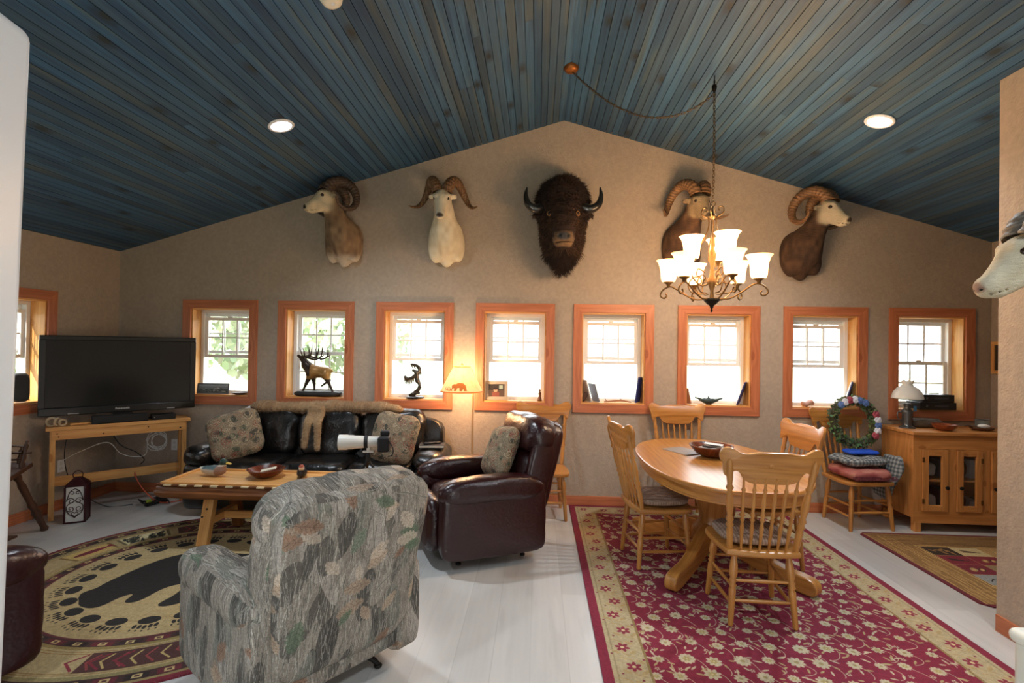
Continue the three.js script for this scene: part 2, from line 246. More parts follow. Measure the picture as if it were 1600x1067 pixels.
// recessed lights, smoke detector, wall outlets
function onRoof(x, z) { return [x, roofY(x) - 0.004, z]; }
{
  const face = M({ color: 0xffffff, emissive: 0xf2f6ff, emissiveIntensity: 6 });
  const spots = [[-2.05, -3.93, 'white recessed ceiling light on the slope above the tan ram mount'], [2.52, -3.93, 'white recessed ceiling light on the slope above the chandelier side'], [-2.05, -0.4, 'white recessed ceiling light behind the sofa group'], [2.3, -1.2, 'white recessed ceiling light beside the partition wall'], [-2.05, 1.4, 'white recessed ceiling light near the big window'], [1.2, 1.2, 'white recessed ceiling light near the glass door']];
  for (const [x, z, label] of spots) {
    const t = thing('recessed_light', label, 'ceiling light', onRoof(x, z), 0, 'recessed ceiling lights'); t.rotation.z = (x > PX ? -1 : 1) * Math.atan(SL);
    obj('trim_ring', lathe([[0.08, 0.0], [0.097, 0.0], [0.1, -0.006], [0.094, -0.012], [0.08, -0.014], [0.078, -0.004], [0.08, 0]], 32), mat.white, t);
    obj('light_disc', lathe([[0.0005, -0.005], [0.079, -0.005], [0.079, -0.001], [0.0005, -0.001]], 32), face, t);
    const l = new THREE.SpotLight(new THREE.Color(0.85, 0.93, 1), 15, 0, 1.2, 0.9, 2); l.position.set(0, -0.03, 0); l.target.position.set(0, -2, 0); l.castShadow = true; l.shadow.radius = 4; t.add(l, l.target);
  }
  const sd = thing('smoke_detector', 'cream smoke detector dome on the blue plank ceiling', 'smoke detector', onRoof(-1.2, -2.83)); sd.rotation.z = Math.atan(SL);
  obj('housing', lathe([[0.0005, -0.045], [0.03, -0.044], [0.052, -0.036], [0.06, -0.02], [0.066, -0.008], [0.066, 0]], 28), M({ color: 0xe6dfcc, roughness: 0.5 }), sd); obj('test_button', lathe([[0.0005, -0.049], [0.01, -0.048], [0.012, -0.044]], 14), mat.white, sd);
  for (const [x, y, z, turn, label] of [[-3.93, 0.52, ZB + 0.004, 0, 'white wall outlet beside the pine television stand'], [XL + 0.004, 0.42, -4.75, Math.PI / 2, 'white wall outlet under the pine television stand']]) { const o = thing('wall_outlet', label, 'outlet', [x, y, z], turn); obj('plate', box(0.075, 0.118, 0.007, 0, 0, 0, 0.003), mat.white, o); for (const k of [-1, 1]) obj('socket', box(0.034, 0.03, 0.004, 0, k * 0.024, 0.004, 0.002), M({ color: 0xd6d6d2 }), o); }
}
// outside: ground and trees seen through the left windows
{
  const g = struct('ground'); obj('ground_surface', uvM(new THREE.BoxGeometry(120, 0.1, 120), 0, 4).translate(0, -0.45, 0), M({ roughness: 0.95, map: texture(256, 256, (u, v) => { const n = fbm(u * 8, v * 8, 8, 8, 4, 4); return [150 + 40 * n, 160 + 30 * n, 130 + 40 * n]; }) }), g);
  const leaf = M({ color: 0xffffff, roughness: 0.9, side: THREE.DoubleSide }), R = rng(99), bark = M({ color: 0x6a5a48, roughness: 0.95 });
  const lg = new THREE.CircleGeometry(0.16, 6).scale(1, 0.6, 1);
  const spots = [[-10.2, -13, 5], [-8.4, -16, 6], [-13.5, -11.5, 6], [-6.9, -20, 5.5], [-10, -18, 7]];
  for (const [x, z, h] of spots) {
    const t = thing('leafy_tree', 'pale green leafy tree outside beyond the windows', 'tree', [x, -0.4, z], 0, 'trees outside the windows');
    obj('trunk', tube([[0, 0, 0], [0.08, h * 0.35, 0.05], [0, h * 0.75, 0]], (s) => 0.16 * (1 - 0.7 * s), 10, 8), bark, t);
    const im = new THREE.InstancedMesh(lg, leaf, 1500), m = new THREE.Matrix4(), q = new THREE.Quaternion(), e = new THREE.Euler();
    for (let i = 0; i < 1500; i++) { const a = R() * 6.283, yy = 0.16 + 0.84 * R(), rr = Math.sqrt(R()) * h * 0.36 * Math.sin(Math.PI * clamp(yy * 0.95)) + 0.1; e.set(R() * 3, R() * 6, R() * 3); m.compose(V(Math.cos(a) * rr, yy * h, Math.sin(a) * rr), q.setFromEuler(e), V(1, 1, 1).multiplyScalar(0.7 + R() * 0.9)); im.setMatrixAt(i, m); im.setColorAt(i, new THREE.Color().setRGB(0.5 + 0.15 * R(), 0.58 + 0.14 * R(), 0.42 + 0.1 * R())); }
    im.name = 'foliage'; im.userData.kind = 'stuff'; t.add(im);
  }
}

// ---------------------------------------------------------------- rugs
function rugUV(g, x0, z0, w, d) { const p = g.attributes.position, uv = new Float32Array(p.count * 2); for (let i = 0; i < p.count; i++) { uv[2 * i] = (p.getX(i) - x0) / w; uv[2 * i + 1] = 1 - (p.getZ(i) - z0) / d; } g.setAttribute('uv', new THREE.BufferAttribute(uv, 2)); return g; }
const weave = texture(256, 256, (u, v) => 0.5 * hash(Math.floor(u * 128), Math.floor(v * 128), 3) + 0.5 * pn(u * 30, v * 30, 30, 30, 4), false); weave.repeat.set(6, 8);
function speckle(g, w, h, seed, amt) { const im = g.getImageData(0, 0, w, h), d = im.data; for (let y = 0; y < h; y++) for (let x = 0; x < w; x++) { const k = 1 + amt * (hash(x, y, seed) - 0.5) + amt * 0.8 * (pn(x / 5, y / 5, 1e5, 1e5, seed) - 0.5); const i = (y * w + x) * 4; d[i] *= k; d[i + 1] *= k; d[i + 2] *= k; } g.putImageData(im, 0, 0); }
function flower(g, x, y, r, n, col, heart, rot = 0) { g.fillStyle = col; for (let i = 0; i < n; i++) { const a = rot + i / n * 6.283; g.beginPath(); g.ellipse(x + Math.cos(a) * r * 0.6, y + Math.sin(a) * r * 0.6, r * 0.45, r * 0.26, a, 0, 6.3); g.fill(); } g.fillStyle = heart; g.beginPath(); g.arc(x, y, r * 0.28, 0, 6.3); g.fill(); }
{
  const W = 2.15, Dp = 3.08, cw = 1024, ch = Math.round(1024 * Dp / W), s = cw / W, R = rng(7);
  const t = canvasTexture(cw, ch, (g) => {
    const red = '#7d2036', red2 = '#6d1a2e', beige = '#ae9f7c', b2 = '#978865', cream = '#b9ad90';
    g.fillStyle = red; g.fillRect(0, 0, cw, ch); const e = 0.055 * s; g.fillStyle = beige; g.fillRect(e, e, cw - 2 * e, ch - 2 * e); g.strokeStyle = b2; g.lineWidth = 4; g.strokeRect(e + 12, e + 12, cw - 2 * e - 24, ch - 2 * e - 24);
    const B = 0.255 * s;
    const along = (f) => { for (let k = 0; k * 0.17 * s < ch - 2 * e; k++) { f((e + B) / 2 + (k % 2 ? 8 : -8), e + (k + 0.5) * 0.17 * s); f(cw - (e + B) / 2 + (k % 2 ? 8 : -8), e + (k + 0.5) * 0.17 * s); } for (let k = 1; k * 0.17 * s < cw - B; k++) { f(B + k * 0.17 * s - 40, (e + B) / 2); f(B + k * 0.17 * s - 40, ch - (e + B) / 2); } };
    g.strokeStyle = '#ab9468'; g.lineWidth = 4; along((x, y) => { g.beginPath(); g.moveTo(x - 30, y - 36); g.bezierCurveTo(x + 44, y - 30, x - 44, y + 30, x + 26, y + 38); g.stroke(); g.fillStyle = '#aa9365'; for (const [dx, dy, a] of [[20, -20, 0.6], [-20, 20, 0.6], [24, 22, -0.7]]) { g.beginPath(); g.ellipse(x + dx, y + dy, 12, 5, a, 0, 6.3); g.fill(); } });
    along((x, y) => { flower(g, x, y, 19, 6, '#852b3c', '#c9b98c', R() * 3); g.fillStyle = '#7a2c38'; g.fillRect(x + 26, y - 32, 6, 6); g.fillRect(x - 34, y + 26, 5, 5); });
    g.fillStyle = '#8a7449'; g.fillRect(B - 7, B - 7, cw - 2 * B + 14, ch - 2 * B + 14); g.fillStyle = red; g.fillRect(B, B, cw - 2 * B, ch - 2 * B); g.save(); g.beginPath(); g.rect(B, B, cw - 2 * B, ch - 2 * B); g.clip();
    for (let i = 0; i < 260; i++) { g.fillStyle = R() > 0.5 ? red2 : '#872740'; g.globalAlpha = 0.3; g.fillRect(B + R() * (cw - 2 * B), B + R() * (ch - 2 * B), 60, 10); } g.globalAlpha = 1;
    const st = 0.142 * s; for (let j = -1; j * st < ch; j++) for (let i = -1; i * st < cw; i++) {
      const x = B + (i + 0.5 + (j % 2) * 0.5) * st + (R() - 0.5) * 18, y = B + (j + 0.5) * st + (R() - 0.5) * 18, r = 13 + R() * 8; g.strokeStyle = cream; g.lineWidth = 2; g.beginPath(); g.moveTo(x, y); g.bezierCurveTo(x + 30, y - 34 + R() * 68, x + 20 + R() * 30, y + 46, x + st * (R() - 0.3), y + st * 0.8); g.stroke();
      flower(g, x, y, r, 8 + Math.floor(R() * 4), cream, '#9a8a5e', R()); if (R() > 0.4) flower(g, x, y, r * 0.5, 6, '#a2935f', '#c8b88c', R());
      for (let k = 0; k < 4; k++) { const a = R() * 6.28, d = 24 + R() * 26; g.fillStyle = k % 3 ? cream : '#a8976b'; g.beginPath(); g.ellipse(x + Math.cos(a) * d, y + Math.sin(a) * d, 7 + R() * 5, 3, a + R(), 0, 6.3); g.fill(); }
      if (R() > 0.45) flower(g, x + 40 * (R() - 0.5) + 26, y + 38, 7, 5, cream, red, R());
    } g.restore(); speckle(g, cw, ch, 5, 0.16);
  });
  const r = thing('area_rug', 'burgundy floral rectangular rug with beige flowered border under the dining table', 'rug', [1.425, 0, -3.83]); 
  obj('pile', rugUV(box(W, 0.01, Dp, 0, 0.005, 0, 0.003), -W / 2, -Dp / 2, W, Dp), M({ map: t, roughness: 0.95, bumpMap: weave, bumpScale: 0.003 }), r);
}
{
  const Rr = 1.28, N = 1400, s = N / (2 * Rr);
  const t = canvasTexture(N, N, (g) => {
    const C = N / 2; const ring = (r, c) => { g.fillStyle = c; g.beginPath(); g.arc(C, C, r * s, 0, 6.3); g.fill(); }; const R = rng(17);
    ring(Rr, '#6f1f2c'); ring(1.245, '#8b7a4e'); ring(1.225, '#3d2420'); ring(1.16, '#87794f'); ring(1.13, '#a8946a'); ring(0.9, '#8a7745'); ring(0.875, '#3f2722'); ring(0.82, '#5b2329'); ring(0.805, '#a9956a');
    const ticks = (r, n, f) => { for (let i = 0; i < n; i++) { g.save(); g.translate(C, C); g.rotate(i / n * 6.2832); g.translate(0, -r * s); f(i); g.restore(); } };
    ticks(1.193, 56, (i) => { g.fillStyle = i % 2 ? '#5f2028' : '#241614'; g.fillRect(-28, -13, 56, 26); g.fillStyle = '#b59e6b'; g.fillRect(-12, -9, 24, 18); g.fillStyle = '#4a2724'; g.fillRect(-6, -4, 12, 8); });
    ticks(0.848, 40, (i) => { g.fillStyle = i % 2 ? '#5f2028' : '#2a1a17'; g.fillRect(-30, -11, 60, 22); g.fillStyle = '#bba56f'; g.fillRect(-11, -8, 22, 16); g.fillStyle = '#54302a'; g.fillRect(-5, -4, 10, 8); });
    for (const r of [0.92, 0.94, 1.1, 1.115]) { g.strokeStyle = '#8d6a3a'; g.lineWidth = 3; g.beginPath(); g.arc(C, C, r * s, 0, 6.3); g.stroke(); }
    // panels round the border: pine scene, fish, chevrons, blocks
    const sector = (a0, a1, fill) => { g.fillStyle = fill; g.beginPath(); g.arc(C, C, 1.1 * s, a0, a1); g.arc(C, C, 0.93 * s, a1, a0, true); g.closePath(); g.fill(); };
    for (let q = 0; q < 4; q++) { const o = q * Math.PI / 2;
      const a = -2.62 + o; sector(a - 0.02, a + 0.32, '#6a5b3c'); sector(a, a + 0.3, '#c9bb90');
      for (let i = 0; i < 90; i++) { const k = R(), aa = a + 0.02 + 0.26 * (k < 0.5 ? k * 0.8 : 0.6 + (k - 0.5) * 0.8), rr = 0.95 + 0.13 * R() * (k < 0.5 ? 1 : 0.9); g.fillStyle = R() > 0.4 ? '#22231d' : '#4b4a35'; g.save(); g.translate(C + Math.cos(aa) * rr * s, C + Math.sin(aa) * rr * s); g.rotate(aa + R()); g.fillRect(-14, -3, 28, 6); g.restore(); }
      g.strokeStyle = '#221f1a'; g.lineWidth = 7; g.beginPath(); g.arc(C, C, 0.945 * s, a + 0.02, a + 0.28); g.stroke();
      const f = -2.98 + o; sector(f - 0.02, f + 0.3, '#7a5f34'); sector(f, f + 0.28, '#bb9f5f'); g.save(); g.translate(C + Math.cos(f + 0.14) * 1.015 * s, C + Math.sin(f + 0.14) * 1.015 * s); g.rotate(f + 0.14 + Math.PI / 2); g.fillStyle = '#7b2230'; g.beginPath(); g.ellipse(0, 0, 64, 17, 0, 0, 6.3); g.fill(); g.beginPath(); g.moveTo(56, 0); g.lineTo(88, -20); g.lineTo(88, 20); g.fill(); g.fillStyle = '#3a2b20'; g.fillRect(-60, -4, 90, 5); g.restore();
      const d = -2.24 + o; sector(d, d + 0.5, '#4b2b26'); for (let i = 0; i < 7; i++) { const aa = d + 0.05 + i * 0.066; g.strokeStyle = i % 2 ? '#b49b62' : '#8b3a3a'; g.lineWidth = 6; g.beginPath(); g.moveTo(C + Math.cos(aa) * 0.95 * s, C + Math.sin(aa) * 0.95 * s); g.lineTo(C + Math.cos(aa + 0.04) * 1.015 * s, C + Math.sin(aa + 0.04) * 1.015 * s); g.lineTo(C + Math.cos(aa) * 1.08 * s, C + Math.sin(aa) * 1.08 * s); g.stroke(); }
      for (let i = 0; i < 3; i++) { const aa = -3.3 + o - i * 0.11; g.strokeStyle = '#7c2632'; g.lineWidth = 7; g.beginPath(); g.moveTo(C + Math.cos(aa) * 0.945 * s, C + Math.sin(aa) * 0.945 * s); g.lineTo(C + Math.cos(aa + 0.07) * 1.015 * s, C + Math.sin(aa + 0.07) * 1.015 * s); g.lineTo(C + Math.cos(aa) * 1.085 * s, C + Math.sin(aa) * 1.085 * s); g.stroke(); }
    }
    for (let i = 0; i < 500; i++) { g.globalAlpha = 0.12; g.fillStyle = R() > 0.5 ? '#8f7238' : '#d3bb80'; const a = R() * 6.28, rr = Math.sqrt(R()) * 0.78; g.fillRect(C + Math.cos(a) * rr * s - 50, C + Math.sin(a) * rr * s, 100, 7); } g.globalAlpha = 1;
    // paw prints
    for (let i = 0; i < 22; i++) { const a = i / 22 * 6.2832 + 0.1; g.save(); g.translate(C + Math.cos(a) * 0.655 * s, C + Math.sin(a) * 0.655 * s); g.rotate(a + Math.PI); g.fillStyle = '#1d1a18'; g.beginPath(); g.ellipse(18, 0, 24, 32, 0, 0, 6.3); g.fill(); for (let k = -2; k <= 2; k++) { g.beginPath(); g.ellipse(-24 + Math.abs(k) * 4, k * 15, 12, 6, 0, 0, 6.3); g.fill(); g.beginPath(); g.ellipse(-47 + Math.abs(k) * 5, k * 18, 5, 3, 0, 0, 6.3); g.fill(); } g.restore(); }
    // walking bear
    const P = [[-0.46, 0.36], [-0.47, 0.3], [-0.43, 0.24], [-0.44, 0.17], [-0.41, 0], [-0.37, -0.17], [-0.28, -0.32], [-0.13, -0.38], [0.06, -0.37], [0.24, -0.38], [0.42, -0.3], [0.5, -0.16], [0.48, 0.06], [0.5, 0.24], [0.44, 0.44], [0.32, 0.44], [0.34, 0.24], [0.26, 0.12], [0.3, 0.3], [0.2, 0.44], [0.1, 0.43], [0.14, 0.28], [0.1, 0.12], [-0.01, 0.2], [-0.02, 0.4], [-0.12, 0.42], [-0.13, 0.28], [-0.19, 0.35], [-0.2, 0.46], [-0.25, 0.5], [-0.35, 0.47], [-0.4, 0.41]];
    g.fillStyle = '#1c1917'; g.beginPath(); P.forEach(([x, y], i) => { const [nx, ny] = P[(i + 1) % P.length]; const mx = C + (x + nx) / 2 * s, my = C + (y + ny) / 2 * s; i ? g.quadraticCurveTo(C + x * s, C + y * s, mx, my) : g.moveTo(mx, my); }); g.closePath(); g.fill();
    for (let i = 0; i < 160; i++) { g.globalAlpha = 0.35; g.strokeStyle = R() > 0.6 ? '#3b2a1e' : '#0f0d0c'; g.lineWidth = 3; const x = C + (-0.36 + R() * 0.7) * s, y = C + (-0.28 + R() * 0.4) * s; g.beginPath(); g.moveTo(x, y); g.lineTo(x - 16, y + 14); g.stroke(); } g.globalAlpha = 1;
    speckle(g, N, N, 15, 0.2);
  });
  const g = new THREE.CylinderGeometry(Rr, Rr, 0.01, 96).toNonIndexed(); g.translate(0, 0.005, 0); const r = thing('round_rug', 'round tan lodge rug with black bear and paw prints under the coffee table', 'rug', [-2.45, 0, -3.5]); obj('pile', rugUV(g, -Rr, -Rr, 2 * Rr, 2 * Rr), M({ map: t, roughness: 0.95, bumpMap: weave, bumpScale: 0.003 }), r);
}
{
  const W = 1.56, Dp = 1.34, cw = 900, ch = 773, s = cw / W;
  const t = canvasTexture(cw, ch, (g) => {
    const R = rng(27); g.fillStyle = '#6a2430'; g.fillRect(0, 0, cw, ch); const e = 0.03 * s; g.fillStyle = '#8c6a3c'; g.fillRect(e, e, cw - 2 * e, ch - 2 * e);
    for (let i = 0; i < 420; i++) { g.strokeStyle = ['#6d4c28', '#a98550', '#b8945c', '#4f3620'][i % 4]; g.lineWidth = 2 + R() * 3; const b = 0.27 * s, sd = i % 4; const x = e + R() * (cw - 2 * e), y = e + R() * (ch - 2 * e); g.beginPath(); if (sd < 2) { const yy = sd ? ch - e - R() * b : e + R() * b; g.moveTo(x, yy); g.lineTo(Math.min(x + 60 + R() * 90, cw - e), yy); } else { const xx = sd === 2 ? e + R() * b : cw - e - R() * b; g.moveTo(xx, y); g.lineTo(xx, Math.min(y + 60 + R() * 90, ch - e)); } g.stroke(); }
    const B = 0.29 * s; g.fillStyle = '#c3a264'; g.fillRect(B, B, cw - 2 * B, ch - 2 * B); g.fillStyle = '#6b4a28'; g.fillRect(B + 6, B + 6, cw - 2 * B - 12, ch - 2 * B - 12); g.fillStyle = '#bb9a60'; g.fillRect(B + 11, B + 11, cw - 2 * B - 22, ch - 2 * B - 22);
    const cols = ['#35281d', '#bfae80', '#b08d58', '#8c8f8c', '#a88a5e', '#7a2430', '#7b2430', '#c0ae80', '#5a4a38', '#b59560', '#74232f', '#8f7a54'], bx = B + 16, by = B + 16, bw = (cw - 2 * B - 32) / 4, bh = (ch - 2 * B - 32) / 4;
    for (let j = 0; j < 4; j++) for (let i = 0; i < 4; i++) { g.fillStyle = cols[(i + j * 5) % 12]; const x = bx + i * bw, y = by + j * bh; g.fillRect(x, y, bw - 2, bh - 2); g.fillStyle = ['#8d6a3e', '#2d231b', '#9b8a5c', '#5a3d28'][(i * 3 + j) % 4]; const k = (i + j) % 4; g.save(); g.translate(x + bw / 2, y + bh / 2); if (k === 0) { for (let q = 0; q < 9; q++) { g.beginPath(); g.ellipse((R() - 0.5) * bw * 0.6, (R() - 0.5) * bh * 0.5, 16, 7, R() * 3, 0, 6.3); g.fill(); } } else if (k === 1) { g.fillRect(-40, 4, 80, 5); g.beginPath(); g.ellipse(-10, -4, 34, 9, 0.3, 0, 6.3); g.fill(); } else if (k === 2) { for (const q of [-18, 18]) { g.beginPath(); g.ellipse(q, 0, 14, 22, 0.6, 0, 6.3); g.fill(); g.fillStyle = '#c09a62'; g.beginPath(); g.ellipse(q, 0, 8, 15, 0.6, 0, 6.3); g.fill(); g.fillStyle = '#4a3426'; } } else { g.strokeStyle = '#2e2620'; g.lineWidth = 5; g.beginPath(); g.moveTo(-40, 16); g.quadraticCurveTo(0, -40, 40, 10); g.stroke(); } g.restore(); }
    speckle(g, cw, ch, 25, 0.2);
  });
  const sh = new THREE.Shape(), c = 0.05; sh.moveTo(-W / 2, -Dp / 2 + c); sh.lineTo(-W / 2 + c, -Dp / 2); sh.lineTo(W / 2 - c, -Dp / 2); sh.lineTo(W / 2, -Dp / 2 + c); sh.lineTo(W / 2, Dp / 2 - c); sh.lineTo(W / 2 - c, Dp / 2); sh.lineTo(-W / 2 + c, Dp / 2); sh.lineTo(-W / 2, Dp / 2 - c); sh.closePath();
  const g = extrude(sh, 0.01, 0.002).rotateX(-Math.PI / 2); const r = thing('lodge_rug', 'brown patchwork lodge rug with dark red binding in front of the pine cabinet', 'rug', [3.71, 0, -4.16]); obj('pile', rugUV(g, -W / 2, -Dp / 2, W, Dp), M({ map: t, roughness: 0.95, bumpMap: weave, bumpScale: 0.003 }), r);
}

// ---------------------------------------------------------------- dining set
const legProf = [[0.013, 0], [0.016, 0.02], [0.0175, 0.2], [0.02, 0.42], [0.0215, 0.5], [0.0155, 0.53], [0.024, 0.56], [0.0155, 0.59], [0.024, 0.62], [0.0155, 0.65], [0.025, 0.71], [0.0225, 0.85], [0.017, 0.93], [0.015, 1]];
const postProf = [[0.015, 0], [0.018, 0.05], [0.02, 0.22], [0.014, 0.25], [0.0235, 0.28], [0.014, 0.31], [0.0235, 0.34], [0.015, 0.38], [0.022, 0.5], [0.018, 0.62], [0.0135, 0.66], [0.023, 0.69], [0.0145, 0.72], [0.019, 0.8], [0.018, 0.93], [0.014, 0.97], [0.004, 1]];
const spinProf = [[0.0065, 0], [0.008, 0.1], [0.012, 0.32], [0.0075, 0.4], [0.0145, 0.43], [0.0075, 0.46], [0.0145, 0.49], [0.008, 0.54], [0.0125, 0.66], [0.0075, 0.8], [0.013, 0.84], [0.0075, 0.87], [0.0065, 1]];
const strProf = [[0.008, 0], [0.011, 0.3], [0.0125, 0.5], [0.011, 0.7], [0.008, 1]];
function makeChair(label) {
  const c = thing('dining_chair', label, 'chair', [0, 0, 0], 0, 'oak pressed back dining chairs');
  const s = new THREE.Shape(); s.moveTo(-0.2, -0.19); s.quadraticCurveTo(0, -0.235, 0.2, -0.19); s.quadraticCurveTo(0.235, 0, 0.232, 0.13); s.quadraticCurveTo(0.225, 0.215, 0.14, 0.22); s.quadraticCurveTo(0, 0.235, -0.14, 0.22); s.quadraticCurveTo(-0.225, 0.215, -0.232, 0.13); s.quadraticCurveTo(-0.235, 0, -0.2, -0.19);
  obj('seat', extrude(s, 0.036, 0.01).rotateX(Math.PI / 2).translate(0, 0.45, 0), mat.oak, c);
  const L = (x, z) => [[x * 1.2, 0, z * 1.22], [x, 0.418, z]];
  const legs = [[-0.172, 0.165], [0.172, 0.165], [-0.155, -0.158], [0.155, -0.158]]; for (const [x, z] of legs) obj('leg', turned(...L(x, z), legProf), mat.oak, c);
  const at = (i, y) => { const [a, b] = L(...legs[i]); return a.map((v, k) => lerp(v, b[k], y / 0.418)); };
  for (const [i, j, y] of [[0, 1, 0.165], [0, 1, 0.275], [2, 3, 0.145], [2, 3, 0.26], [0, 2, 0.125], [0, 2, 0.225], [1, 3, 0.125], [1, 3, 0.225]]) obj('stretcher', turned(at(i, y), at(j, y), strProf, 10), mat.oak, c);
  for (const k of [-1, 1]) obj('back_post', turned([k * 0.188, 0.448, -0.172], [k * 0.236, 1.01, -0.305], postProf), mat.oak, c);
  const h = [[0, 0.1], [0.08, 0.098], [0.14, 0.085], [0.185, 0.09], [0.225, 0.112], [0.262, 0.108], [0.281, 0.078], [0.278, 0.045], [0.262, 0.015], [0.258, -0.02], [0.25, -0.05], [0.235, -0.048], [0.205, -0.018], [0.175, -0.022], [0.15, -0.06], [0.11, -0.082], [0, -0.085]];
  const pts = [...h.map(([x, y]) => new THREE.Vector2(x, y)), ...h.slice(1, -1).reverse().map(([x, y]) => new THREE.Vector2(-x, y))]; const cs = new THREE.Shape(); const sp = new THREE.SplineCurve([...pts, pts[0]]).getPoints(110); cs.setFromPoints(sp.slice(0, -1));
  const crest = extrude(cs, 0.024, 0.005, 0, 4), p = crest.attributes.position; for (let i = 0; i < p.count; i++) { const x = p.getX(i), y = p.getY(i); p.setZ(i, p.getZ(i) - 0.012 + 0.45 * x * x - 0.03); } crest.computeVertexNormals(); crest.rotateX(-0.23).translate(0, 0.962, -0.275); obj('crest_rail', toCreasedNormals(crest, 0.7), mat.oak, c);
  // pressed relief on the crest
  const rel = []; for (const k of [-1, 1]) rel.push(tube([[k * 0.03, 0.0, 0], [k * 0.08, 0.035, 0.002], [k * 0.13, 0.02, 0.006], [k * 0.12, -0.02, 0.005], [k * 0.085, -0.012, 0.002], [k * 0.095, 0.01, 0.003]], 0.0035, 20, 6)); rel.push(ball(0.016, 0, 0.01, -0.002, 1, 1, 0.35)); obj('pressed_relief', fix(rel).translate(0, 0.008, -0.019).rotateX(-0.23).translate(0, 0.962, -0.275), mat.oak, c);
  for (let i = 0; i < 6; i++) { const u = (i - 2.5) / 2.5; obj('spindle', turned([u * 0.128, 0.448, -0.185 - 0.012 * (1 - u * u)], [u * 0.15, 0.9, -0.288 - 0.008 * (1 - u * u)], spinProf, 10), mat.oak, c); }
  return c;
}
const chairs = [];
{
  const c0 = makeChair('oak pressed back dining chair with its back turned outward at the near table end'); c0.position.set(1.36, 0.014, -3.3); c0.rotation.y = Math.PI - 0.04;
  dup(c0, [0.93, 0.014, -4.06], 1.74, 'oak pressed back dining chair at the table side toward the dark red recliner');
  dup(c0, [1.79, 0.014, -4.1], -1.5, 'oak pressed back dining chair at the table side toward the pine cabinet');
  dup(c0, [1.44, 0.014, -5.04], 0.02, 'oak pressed back dining chair between the far table end and the windows');
  dup(c0, [0.08, 0, -5.08], 0.03, 'oak pressed back dining chair against the wall behind the dark red recliner');
  dup(c0, [3.07, 0, -5.08], 0.12, 'oak pressed back dining chair holding the wreath and folded blankets');
}
const stripe = texture(256, 256, (u, v) => { const k = 0.5 + 0.5 * Math.sin(u * 6.283 * 26), n = fbm(u * 20, v * 20, 20, 20, 6, 3), m = hash(Math.floor(u * 128), Math.floor(v * 128), 2); const c = mixc([176, 150, 128], [124, 100, 86], k * 0.7 + 0.3 * m); return c.map((x) => x * (0.8 + 0.35 * n)); }); stripe.repeat.set(2, 2);
const cushionM = M({ map: stripe, roughness: 0.95 });
function cushion(x, y, z, turn, label) {
  const c = thing('seat_cushion', label, 'cushion', [x, y, z], turn, 'striped chair cushions');
  obj('pad', puff(0.42, 0.07, 0.4, [3.4, 2.4, 3.4], 22, (o) => { let d = 0; for (const [a, b] of [[-0.09, -0.09], [0.09, -0.09], [-0.09, 0.09], [0.09, 0.09]]) d = Math.max(d, Math.exp(-((o.x - a) ** 2 + (o.z - b) ** 2) / 0.0016)); if (o.y > 0) o.y *= 1 - 0.45 * d; }).translate(0, 0.035, 0.012), cushionM, c);
  for (const [a, b] of [[-0.09, -0.078], [0.09, -0.078], [-0.09, 0.102], [0.09, 0.102]]) obj('tuft_button', ball(0.008, a, 0.053, b, 1, 0.5, 1, 10, 6), cushionM, c);
}
cushion(1.36, 0.465, -3.32, Math.PI - 0.04, 'striped brown seat cushion on the chair at the near table end'); cushion(0.945, 0.465, -4.062, 1.74, 'striped brown seat cushion on the chair toward the dark red recliner'); cushion(1.775, 0.465, -4.098, -1.5, 'striped brown seat cushion on the chair toward the pine cabinet'); 
